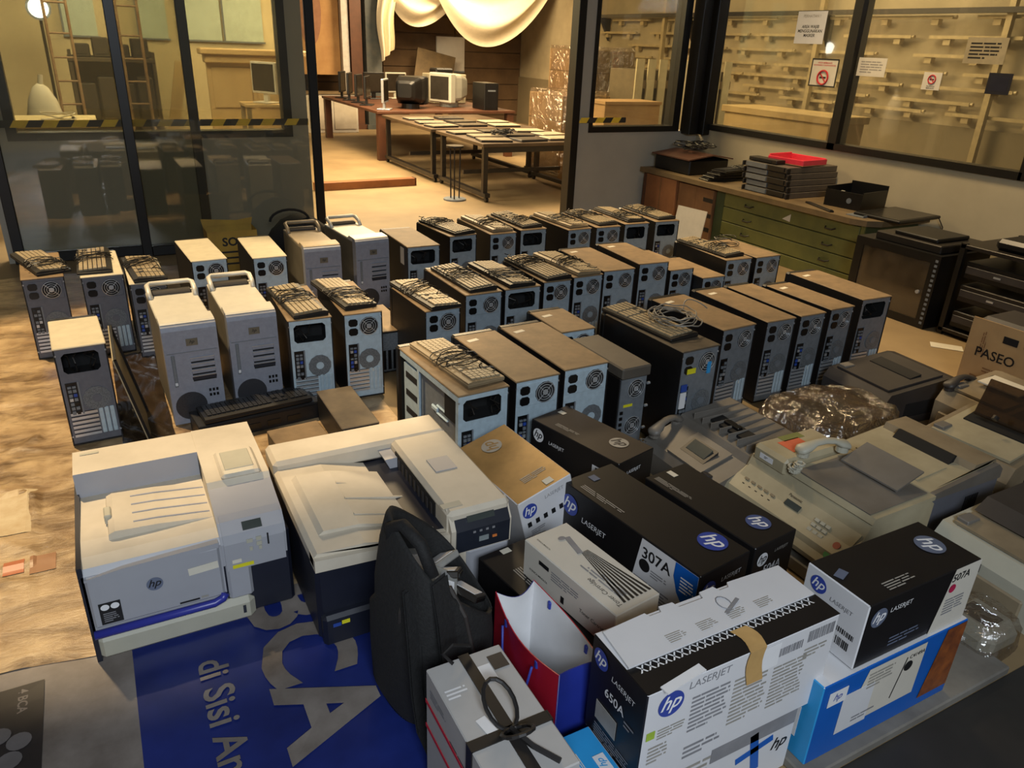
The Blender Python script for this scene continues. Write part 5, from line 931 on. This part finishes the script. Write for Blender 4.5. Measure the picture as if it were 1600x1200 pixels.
for k in range(4): keyboard((4.90 + .02 * k, 5.12 - .01 * k, .499 + k * .027), 80 + 7 * k, ['bottom', 'second', 'third', 'top'][k] + ' keyboard of the stack on the bench', 'black', k + 1, k == 3)
for k in range(5):
    t = thing('rack_server', ['bottom', 'second lowest', 'middle', 'second highest', 'top'][k] + ' rack server of the stack on the bench', 'server', (4.71 + .01 * (k % 2), 4.24 + .008 * k, .4985 + k * .047), 0, 'rack servers stacked on the bench')
    MB().rbox(.012, 0, 0, .56, .46, .044, .003).obj('chassis', mat('server_grey', (96, 88, 78), .45, .3), t); MB().box(.0, .03, .006, .012, .20, .04).obj('face_plate', BEZEL, t); MB().box(.0, .22, .006, .012, .44, .04).obj('drive_face', STEELD, t)
    for y in (-.012, .46): MB().rbox(-.012, y, .002, .03, y + .012, .04, .003).obj('rack_ear', STEELDK, t)
t = thing('pink_tray', 'bright pink plastic tray on top of the server stack', 'tray', (4.86, 4.26, .737), 6); MB().box(0, 0, .0, .30, .34, .006).obj('base', mat('tray_sheet', (190, 140, 100), .6), t)
for q in ((0, 0, 0, .30, .012, .045), (0, .012, 0, .012, .34, .045), (.288, .012, 0, .30, .34, .05), (.012, .328, 0, .288, .34, .06)): MB().rbox(*q, .003).obj('rim', PINK, t)
t = thing('server_bezel', 'dark flat bezel lying across the server stack', 'bezel', (4.74, 4.42, .734)); MB().rbox(0, 0, .0, .1, .30, .03, .004).obj('panel', STEELDK, t); MB().box(-.004, .05, .008, 0, .25, .02).obj('slot', HOLE, t)
t = thing('open_chassis', 'open black computer chassis on the bench end', 'chassis', (4.90, 3.70, .4985), 8)
for q in ((0, 0, 0, .34, .30, .006), (0, 0, .006, .006, .30, .12), (.334, 0, .006, .34, .30, .16), (.006, 0, .006, .334, .006, .13), (.006, .294, .006, .334, .30, .14)): MB().box(*q).obj('chassis_panel', FRAME, t)
MB().rbox(.05, .04, .006, .2, .2, .06, .004).obj('drive_cage', STEELDK, t); MB().cyl((-.004, .1, .06), (0, .1, .06), .02, 12).obj('round_port', STEELD, t); MB().cyl((.15, .25, .02), (.15, .25, .1), .015, 10).obj('capacitor', PCREAM, t)
t = thing('flat_monitor', 'black flat panel lying over the bench end', 'monitor', (4.78, 3.28, .4995), 4); MB().rbox(0, 0, 0, .5, .36, .022, .006).obj('housing', FRAME, t); MB().box(.02, .02, .022, .48, .34, .0235).obj('screen', mat('dead_screen', (26, 24, 22), .25), t); MB().tube([(.47, 0.0, .01), (.48, -.04, -.05), (.47, -.05, -.2), (.5, -.02, -.36)], .004, 5).obj('cord', CABLE, t)
tag(MB().rbox(0, 0, 0, .035, .36, .012, .002).rbox(.004, .01, .012, .031, .03, .016, .001).obj('metal_strip', STEELDK, None, (4.64, 3.75, .4985), (0, 0, -.35)), 'loose dark metal strip on the bench edge', 'metal strip'); tag(MB().box(0, 0, 0, .15, .14, .004).box(0, 0, .004, .15, .006, .014).obj('metal_plate', STEELD, None, (4.72, 3.52, .4985), (0, 0, .12)), 'pale bent metal plate near the bench end', 'metal plate')
# ------------------------------------------------------------------ back room: tables
TABM = mat('table_dark_top', (88, 70, 48), .5, alt=(70, 55, 38), scale=4)
def table(label, x0, x1, y0, y1, h, legs, m=TABM, lm=STEELDK, castor=True):
    t = thing('work_table', label, 'table', ((x0 + x1) / 2, (y0 + y1) / 2, 0)); a, b_ = (x1 - x0) / 2, (y1 - y0) / 2
    MB().rbox(-a, -b_, h - .035, a, b_, h, .004).obj('tabletop', m, t)
    for sx, sy in ((-1, -1), (1, -1), (-1, 1), (1, 1)):
        if legs == 'wood': MB().box(sx * (a - .07) - .05, sy * (b_ - .07) - .05, 0, sx * (a - .07) + .05, sy * (b_ - .07) + .05, h - .035).obj('leg', BROWNW, t)
        else: MB().box(sx * (a - .06) - .025, sy * (b_ - .08) - .025, .05, sx * (a - .06) + .025, sy * (b_ - .08) + .025, h - .035).obj('leg', lm, t)
    if legs != 'wood':
        for sx in (-1, 1):
            MB().box(sx * (a - .06) - .03, -b_ + .0, .05, sx * (a - .06) + .03, b_ - .0, .09).obj('foot_bar', lm, t)
            for sy in (-1, 1): MB().cyl((sx * (a - .06) - .015, sy * (b_ - .03), .027), (sx * (a - .06) + .015, sy * (b_ - .03), .027), .027, 12).obj('castor', FRAME, t)
        MB().box(-a + .06, -.02, .2, a - .06, .02, .24).obj('stretcher', lm, t); MB().box(-a + .06, -b_ + .07, h - .10, a - .06, -b_ + .09, h - .035).obj('apron', lm, t)
    return t
table('dark table with castors nearest the opening, laptops on top', 3.50, 4.86, 7.12, 8.36, .59, 'steel'); table('second table behind the first, laptops on top', 3.46, 4.86, 8.40, 10.1, .60, 'steel'); table('long table with brown wooden legs carrying old monitors', 3.42, 5.5, 10.16, 12.9, .64, 'wood', BROWNW)
def laptop(x, y, z, yaw, label, m):
    t = thing('laptop', label, 'laptop', (x, y, z), yaw, 'closed laptops on the tables'); MB().rbox(-.17, -.12, 0, .17, .12, .013, .004).obj('base', DKP, t); MB().rbox(-.17, -.12, .0135, .17, .12, .024, .004).obj('lid', m, t); MB().box(-.1, .115, .006, .1, .124, .016).obj('hinge', SOCK, t)
LAPM = [mat('laptop_grey', (140, 130, 112), .35, .3), mat('laptop_dark', (60, 54, 46), .35), mat('laptop_silver', (190, 178, 150), .35, .3)]
lp = [(3.72, 7.32, .591), (4.12, 7.30, .591), (4.52, 7.36, .591), (3.78, 7.66, .591), (4.20, 7.70, .591), (4.62, 7.72, .591), (3.70, 8.02, .591), (4.10, 8.08, .591), (4.55, 8.10, .591), (3.68, 8.62, .601), (4.08, 8.66, .601), (4.5, 8.6, .601), (3.7, 9.0, .601), (4.12, 9.06, .601), (4.55, 9.0, .601), (3.72, 9.45, .601), (4.16, 9.5, .601)]
cols = ['left', 'middle', 'right']; rows = ['front', 'second', 'third', 'fourth', 'fifth', 'sixth']
for i, (x, y, z) in enumerate(lp): laptop(x, y, z, (i * 37) % 21 - 10, f'closed laptop in the {rows[i // 3]} row on the tables, {cols[i % 3]}', LAPM[i % 3])
rr = random.Random(21); b = MB()
for j in range(9): cx, cy = rr.uniform(-.1, .1), rr.uniform(-.06, .06); b.tube([(cx + .06 * math.cos(i * PI / 8), cy + .05 * math.sin(i * PI / 8), .01 + j * .006 + .01 * math.sin(i + j)) for i in range(16)], .005, 5, closed=True)
tag(b.obj('adapter_cables', CABLE, None, (3.98, 7.62, .615)), 'tangle of black adapter cables among the laptops', 'cables')
def crt(x, y, z, yaw, label, m, s=1):
    t = thing('crt_monitor', label, 'monitor', (x, y, z), yaw); MB().rbox(-.2 * s, -.02, .05 * s, .2 * s, .08 * s, .40 * s, .015).obj('bezel', m, t); MB().box(-.165 * s, -.024, .09 * s, .165 * s, -.02, .36 * s).obj('screen', mat('crt_glass', (50, 46, 40), .15), t)
    MB().rings([[(q * .19 * s * sup(2 * PI * k / 20, .3), yy, .23 * s + q * .17 * s * sup(2 * PI * k / 20 - PI / 2, .3)) for k in range(20)] for q, yy in ((1, .08 * s), (.95, .2 * s), (.7, .34 * s), (.5, .38 * s))]).obj('tube_housing', m, t); MB().cyl((0, .15 * s, 0), (0, .15 * s, .06 * s), .12 * s, 20).obj('stand', m, t)
crt(4.16, 10.72, .641, 140, 'black tube monitor turned away on the long table', FRAME, 1.05); crt(4.62, 10.85, .641, -70, 'cream tube monitor seen from the side on the long table', PCREAM, 1.15)
def lcd(x, y, z, yaw, label, m=FRAME, w=.36, h=.30):
    t = thing('lcd_monitor', label, 'monitor', (x, y, z), yaw, 'flat monitors on the long table'); MB().rbox(-w / 2, -.015, .09, w / 2, .02, .09 + h, .006).obj('bezel', m, t); MB().box(-w / 2 + .02, -.017, .115, w / 2 - .02, -.015, .07 + h).obj('screen', mat('lcd_dark', (40, 34, 28), .2), t); MB().box(-.03, .0, .012, .03, .03, .12).obj('neck', m, t); MB().rbox(-.11, -.08, 0, .11, .1, .014, .005).obj('foot', m, t)
for i, (x, y, yw, m_) in enumerate(((3.62, 10.40, 60, CHROME), (3.60, 11.1, 62, FRAME), (3.62, 11.55, 58, FRAME), (3.62, 12.0, 64, FRAME), (3.64, 12.45, 60, FRAME), (4.1, 12.3, 10, FRAME), (4.5, 12.4, 5, PCREAM))): lcd(x, y, .641, yw, f'flat monitor on the long table, {["nearest, silver rim", "second from the near end", "third from the near end", "fourth from the near end", "farthest of the edge row", "dark one at the far side", "pale one at the far side"][i]}', m_)
t = thing('beige_case', 'beige metal case with cables on top behind the cream tube monitor', 'case', (5.0, 11.6, .641), 5); MB().rbox(-.28, -.2, 0, .28, .2, .42, .01).obj('body', TAN, t); MB().box(-.24, -.202, .05, .24, -.2, .3).obj('front_panel', TAND, t); MB().rbox(-.2, -.12, .42, .1, .12, .50, .02).obj('cables_on_top', CABLE, t)
for k, (x, y, z) in enumerate(((5.15, 10.45, 0), (4.35, 11.35, 0))): t = thing('black_case', ['black computer case right of the cream tube monitor', 'black computer case behind the tube monitors'][k], 'computer', (x, y, .641), 10 * k); MB().rbox(-.11, -.2, 0, .11, .2, .36, .006).obj('body', FRAME, t); MB().box(-.09, -.203, .03, .09, -.2, .33).obj('front_panel', BEZEL, t); MB().box(-.06, -.206, .25, .06, -.203, .27).obj('drive_slot', STEELD, t)
# wrapped pallets
for k, (x, y, w, l, h, lab) in enumerate(((5.35, 8.5, .35, .42, 1.0, 'stack of wrapped boxes beside the tables'), (6.3, 9.5, .4, .5, 1.5, 'taller stack of wrapped boxes behind the first'))):
    t = thing('wrapped_pallet', lab + ', shiny film around it', 'pallet', (x, y, 0)); BXM = mat('pallet_board', (150, 120, 80), .6, alt=(124, 98, 64), scale=4)
    for q in (-1, 0, 1): MB().box(q * w * .9 - .05, -l, 0, q * w * .9 + .05, l, .07).obj('pallet_bearer', WOODT, t)
    for q in range(5): MB().box(-w, -l + q * l * .42, .07, w, -l + q * l * .42 + l * .3, .09).obj('pallet_board', WOODT, t)
    n_ = int(h / .3)
    for r in range(n_):
        for s in (-1, 1): MB().rbox(s * w * .5 - w * .47, -l * .95, .091 + r * (h - .1) / n_, s * w * .5 + w * .47, l * .95, .085 + (r + 1) * (h - .1) / n_, .006).obj('packed_box', BXM, t)
    b = MB(); b.rings([[((w + .01) * sup(2 * PI * k_ / 48, .25) * (1 + .012 * math.sin(k_ * 5 + z * 9)), (l + .01) * sup(2 * PI * k_ / 48 - PI / 2, .25) * (1 + .012 * math.sin(k_ * 3 + z * 7)), z) for k_ in range(48)] for z in [.03 + i * h / 12 for i in range(13)]], cap0=False).obj('film', FILM, t)
# drape
dr = thing('hanging_cloth', 'cream cloth hung in swags across the back room', 'cloth', (0, 0, 0))
def swag(u, v, x0, x1, zt, dip, y):
    x = x0 + (x1 - x0) * u; s = 4 * u * (1 - u); z = zt - v * (.25 + dip * s); return (x + .05 * math.sin(v * 9 + u * 5), y + .10 * math.sin(v * 13 + u * 3) * (.3 + s), z)
MB().grid(40, 26, lambda u, v: swag(u, v, 4.75, 6.3, 2.7, .72, 13.8)).obj('swag', CLOTH, dr, smooth=True); MB().grid(40, 26, lambda u, v: swag(u, v, 5.5, 8.0, 2.8, 1.1, 13.5)).obj('swag', CLOTH, dr, smooth=True); MB().grid(14, 26, lambda u, v: (4.72 + .42 * u * (1 - v * .5) + .03 * math.sin(v * 8), 13.75 + .06 * math.sin(u * 14 + v * 3), 2.7 - v * (1.55 - .2 * u))).obj('tail', CLOTH, dr, smooth=True)
t = thing('white_panel_board', 'whitish board standing against the plank wall', 'board', (6.6, 15.0, .95), 0); MB().rbox(-.3, -.02, 0, .3, .02, .65, .004).obj('board', CCREAM, t); MB().box(-.3, -.03, 0, .3, -.02, .03).obj('ledge', STEELD, t)
t = thing('leaning_sheet', 'brown hardboard sheet leaning behind the monitors', 'board', (5.9, 14.5, 0), 0, rot=(-.12, .2, 0)); MB().box(-.4, -.01, 0, .4, .01, 1.35).obj('sheet', WOODT, t); MB().box(-.4, -.014, 0, .4, -.01, .03).obj('edge', BROWNW, t)
# columns and mural at the left of the opening
MUR = mat('mural_ochre', (176, 136, 84), .7, alt=(156, 114, 66), scale=3); MURB = mat('mural_brown', (126, 84, 58), .7, alt=(150, 108, 80), scale=4)
t = thing('mural_panel', 'ochre painted panel with a brown shape behind the opening', 'mural', (3.72, 14.2, .9)); MB().box(-.55, 0, 0, .42, .03, 2.2).obj('panel', MUR, t); MB().prism([(.2 * math.cos(a * PI / 10) - .08, 1.0 + .55 * math.sin(a * PI / 10)) for a in range(20)], 'y', -.004, 0).obj('painted_shape', MURB, t)
for k, (x, w, m_, lab) in enumerate(((4.20, .06, mat('col_white', (190, 184, 176), .7), 'narrow white column beside the mural'), (4.38, .10, BROWNW, 'brown column beside the white one'), (4.68, .14, mat('col_blue', (58, 66, 68), .6, alt=(84, 84, 78), scale=5), 'dark blue grey column left of the cloth'))):
    t = thing('column', lab, 'column', (x, 14.1, 0)); MB().box(-w, -w, 0, w, w, 3).obj('shaft', m_, t); MB().box(-w - .03, -w - .03, 0, w + .03, w + .03, .08).obj('base', m_, t)
t = thing('low_cabinet', 'long pale cabinet under the mural', 'cabinet', (3.2, 13.5, 0)); MB().rbox(-.7, 0, 0, 1.0, .4, .62, .006).obj('body', CCREAM, t); MB().rbox(-.72, -.02, .62, 1.02, .42, .65, .004).obj('top', WOODT, t)
for k in range(4): MB().rbox(-.68 + k * .42, -.012, .06, -.29 + k * .42, 0, .58, .004).obj('door', PTOP, t)
t = thing('wooden_step', 'long brown wooden beam lying on the back room floor', 'beam', (2.6, 8.28, 0), 3); MB().rbox(-.55, -.05, 0, .62, .05, .085, .004).obj('beam', mat('beam_wood', (150, 92, 46), .5, alt=(126, 76, 38), scale=6), t); MB().box(.60, -.05, .0, .62, .05, .085).obj('end_grain', BROWNW, t)
t = thing('bar_stool', 'round based stool under the tables', 'stool', (3.30, 7.37, 0)); MB().cyl((0, 0, 0), (0, 0, .015), .12, 24).obj('base', STEELD, t); MB().cyl((0, 0, .53), (0, 0, .55), .09, 24).obj('seat', STEELDK, t)
for q in range(3): MB().cyl((.05 * math.cos(q * 2.1), .05 * math.sin(q * 2.1), .015), (.06 * math.cos(q * 2.1), .06 * math.sin(q * 2.1), .53), .008, 8).obj('leg', STEELDK, t)
# ------------------------------------------------------------------ left room behind the window
table('white topped table behind the left window', -1.0, .08, 6.9, 7.55, .84, 'steel', mat('white_table', (226, 208, 164), .5))
t = thing('cable_loop', 'pale cable loop lying on the white table', 'cable', (-.18, 7.15, .842)); MB().tube([(.12 * math.cos(i * .5), .05 * math.sin(i * .5) - i * .002, .006 + .05 * max(0, math.sin(i * .3))) for i in range(30)], .006, 5).obj('cable', CCREAM, t); MB().cyl((.1, 0, .0), (.1, 0, .02), .012, 8).obj('plug', DKP, t)
RUST = mat('trolley_rust', (122, 90, 62), .6, alt=(150, 124, 96), scale=9)
for k, (x, y) in enumerate(((-.08, 8.5), (.50, 8.55))):
    t = thing('pipe_trolley', ['rusty pipe trolley left behind the window', 'rusty pipe trolley near the dark shelf'][k], 'trolley', (x, y, 0))
    for q in (-.09, .09): MB().tube([(q, 0, .7), (q, 0, 2.2)], .013, 8).obj('side_pipe', RUST, t); MB().tube([(q, 0, .75), (q * 1.1, -.06, .55), (q * 1.2, -.2, .3), (q * 1.2, -.2, .02)], .013, 8).obj('leg_pipe', RUST, t)
    for z in (.85, 1.05, 1.25, 1.45, 1.7): MB().cyl((-.09, 0, z), (.09, 0, z), .009, 8).obj('rung', RUST, t)
t = thing('storage_shelf', 'dark shelf piled with black boxes behind the left window', 'shelf', (.36, 9.2, 0)); DSH = mat('shelf_dark', (66, 56, 42), .7)
MB().rbox(-.42, -.2, 0, .36, .2, .05, .005).rbox(-.42, -.2, .62, .36, .2, .66, .005).rbox(-.42, -.2, 1.2, .36, .2, 1.24, .005).obj('shelf_board', DSH, t)
for sx in (-.41, .33):
    for sy in (-.19, .17): MB().box(sx, sy, 0, sx + .03, sy + .03, 1.3).obj('upright', DSH, t)
MB().box(-.42, .17, 0, .36, .2, 1.25).obj('back_panel', DSH, t)
for k in range(8): z = .66 if k < 4 else 1.24; tag(MB().rbox(0, 0, 0, .15, .28, (.34 if k < 4 else .12) + .06 * (k % 2), .01).rbox(.02, -.006, .03, .12, 0, .08, .002).obj('black_box', mat('box_near_black', (50, 42, 32), .6), None, (.0 + (k % 4) * .175, 9.05, z + .001)), f'black box on the {"middle" if k < 4 else "top"} shelf, {["first", "second", "third", "fourth"][k % 4]} from the left', 'box', 'black boxes on the dark shelf')  # near-black is the boxes' own colour
t = thing('white_sack', 'white cloth bundle by the trolley behind window', 'sack', (-.30, 8.1, .3)); MB().rings([[(r * math.cos(a * PI / 8), r * .7 * math.sin(a * PI / 8), z) for a in range(16)] for r, z in ((.12, 0), (.16, .2), (.15, .45), (.11, .62), (.06, .72), (.02, .75))]).obj('bundle', CCREAM, t, smooth=True); MB().cyl((0, 0, .7), (.02, 0, .82), .02, 8).obj('knot', CCREAM, t); MB().box(-.12, -.1, -.3, .12, .1, 0.01).obj('crate', TAND, t)
t = thing('wooden_partition', 'pale wooden counter with moulded panels behind left window', 'partition', (1.2, 9.0, 0)); PW = mat('pale_wood', (206, 176, 126), .6, alt=(188, 158, 110), scale=5)
MB().box(0, 0, 0, .95, .05, 1.3).obj('board', PW, t)
for k in range(2): MB().rbox(.04 + k * .46, -.015, .78, .44 + k * .46, 0, 1.18, .004).obj('panel', PW, t)
MB().rbox(-.06, -.12, 1.30, 1.05, .15, 1.36, .01).obj('cornice', PW, t); MB().rbox(-.02, -.08, 1.22, 1.0, .1, 1.30, .01).obj('cornice_step', PW, t)
t = thing('leaning_plank', 'pale plank leaning near the wooden counter', 'plank', (.62, 8.45, 0), rot=(0, .22, 0)); MB().box(-.05, -.02, 0, .05, .02, 1.27).obj('plank', PW, t); MB().box(-.052, -.022, 0, .052, .022, .03).obj('end', WOODT, t)
t = thing('side_table', 'small table holding a pale monitor behind left window', 'table', (1.68, 8.45, 0)); MB().rbox(-.25, -.2, .84, .25, .2, .87, .004).obj('top', PW, t)
for sx in (-1, 1):
    for sy in (-1, 1): MB().box(sx * .22 - .02, sy * .17 - .02, 0, sx * .22 + .02, sy * .17 + .02, .84).obj('leg', TAND, t)
lcd(1.66, 8.42, .871, -58, 'pale flat monitor on the small table behind left window', CCREAM, .34, .30)
for k, (x, w) in enumerate(((.12, .16), (.86, .15), (1.38, .22), (1.86, .22))): t = thing('pale_window_pane', ['frosted pane above the dark shelf', 'frosted pane between shelf and counter', 'frosted pane above the wooden counter', 'rightmost frosted pane above the counter'][k], 'window pane', (x, 10.38, 1.42)); MB().box(-w, -.012, 0, w, 0, .9).obj('pane', mat('frosted', (190, 206, 196), .3), t); MB().box(-w - .02, -.016, -.02, w + .02, .0, 0).box(-w - .02, -.016, 0, -w, 0, .9).obj('frame', STEELD, t)
BULB = bpy.data.materials.new('lamp_glow'); BULB.use_nodes = True; q = BULB.node_tree.nodes['Principled BSDF']; q.inputs['Emission Color'].default_value = (1, .97, .88, 1); q.inputs['Emission Strength'].default_value = 14
t = thing('work_lamp', 'bright glowing lamp behind the left window', 'lamp', (-.23, 9.5, 0)); MB().cyl((0, .04, 0), (0, .04, 1.62), .015, 8).obj('stand', STEELDK, t); MB().rings([[(r * math.cos(a * PI / 8), y, 1.66 + r * math.sin(a * PI / 8)) for a in range(16)] for r, y in ((.03, .08), (.1, .02), (.11, -.02))]).obj('shade', STEELD, t); MB().rings([[(r * math.cos(a * PI / 8), y, 1.66 + r * math.sin(a * PI / 8)) for a in range(16)] for r, y in ((.09, -.015), (.08, -.05), (.05, -.075), (.01, -.085))]).obj('bulb', BULB, t, smooth=True); MB().cyl((0, .04, 0), (0, .04, .02), .15, 16).obj('foot', STEELDK, t)
# corridor behind the right windows
t = thing('storage_crate', 'long beige crate behind the right windows', 'crate', (6.3, 5.3, 0)); CR = mat('crate_beige', (186, 160, 108), .6, alt=(170, 144, 96), scale=3); MB().rbox(0, 0, 0, .5, 1.45, .93, .006).obj('body', CR, t); MB().rbox(-.03, -.03, .93, .53, 1.48, 1.0, .006).obj('lid', CR, t)
t = thing('slatted_crate', 'pale slatted crate seen through small right window', 'crate', (5.78, 7.75, 0)); SL = mat('slat_wood', (196, 184, 146), .7, alt=(172, 160, 124), scale=4)
for k in range(9): MB().box(k * .17, 0, .1, k * .17 + .11, .02, 1.42).obj('slat', SL, t)
for z in (.2, 1.1): MB().box(0, .02, z, 1.5, .05, z + .09).obj('cross_bar', WOODT, t)
MB().box(.05, .06, 0, 1.45, .6, 1.3).obj('load', mat('crate_load', (96, 84, 62), .6), t)
t = thing('low_beige_box', 'low beige box before the slatted crate', 'box', (5.0, 7.2, 0)); MB().rbox(0, 0, 0, .75, .4, .98, .006).obj('body', KRAFT, t); MB().box(-.01, -.01, .96, .76, .41, .99).obj('lid', KRAFT, t)
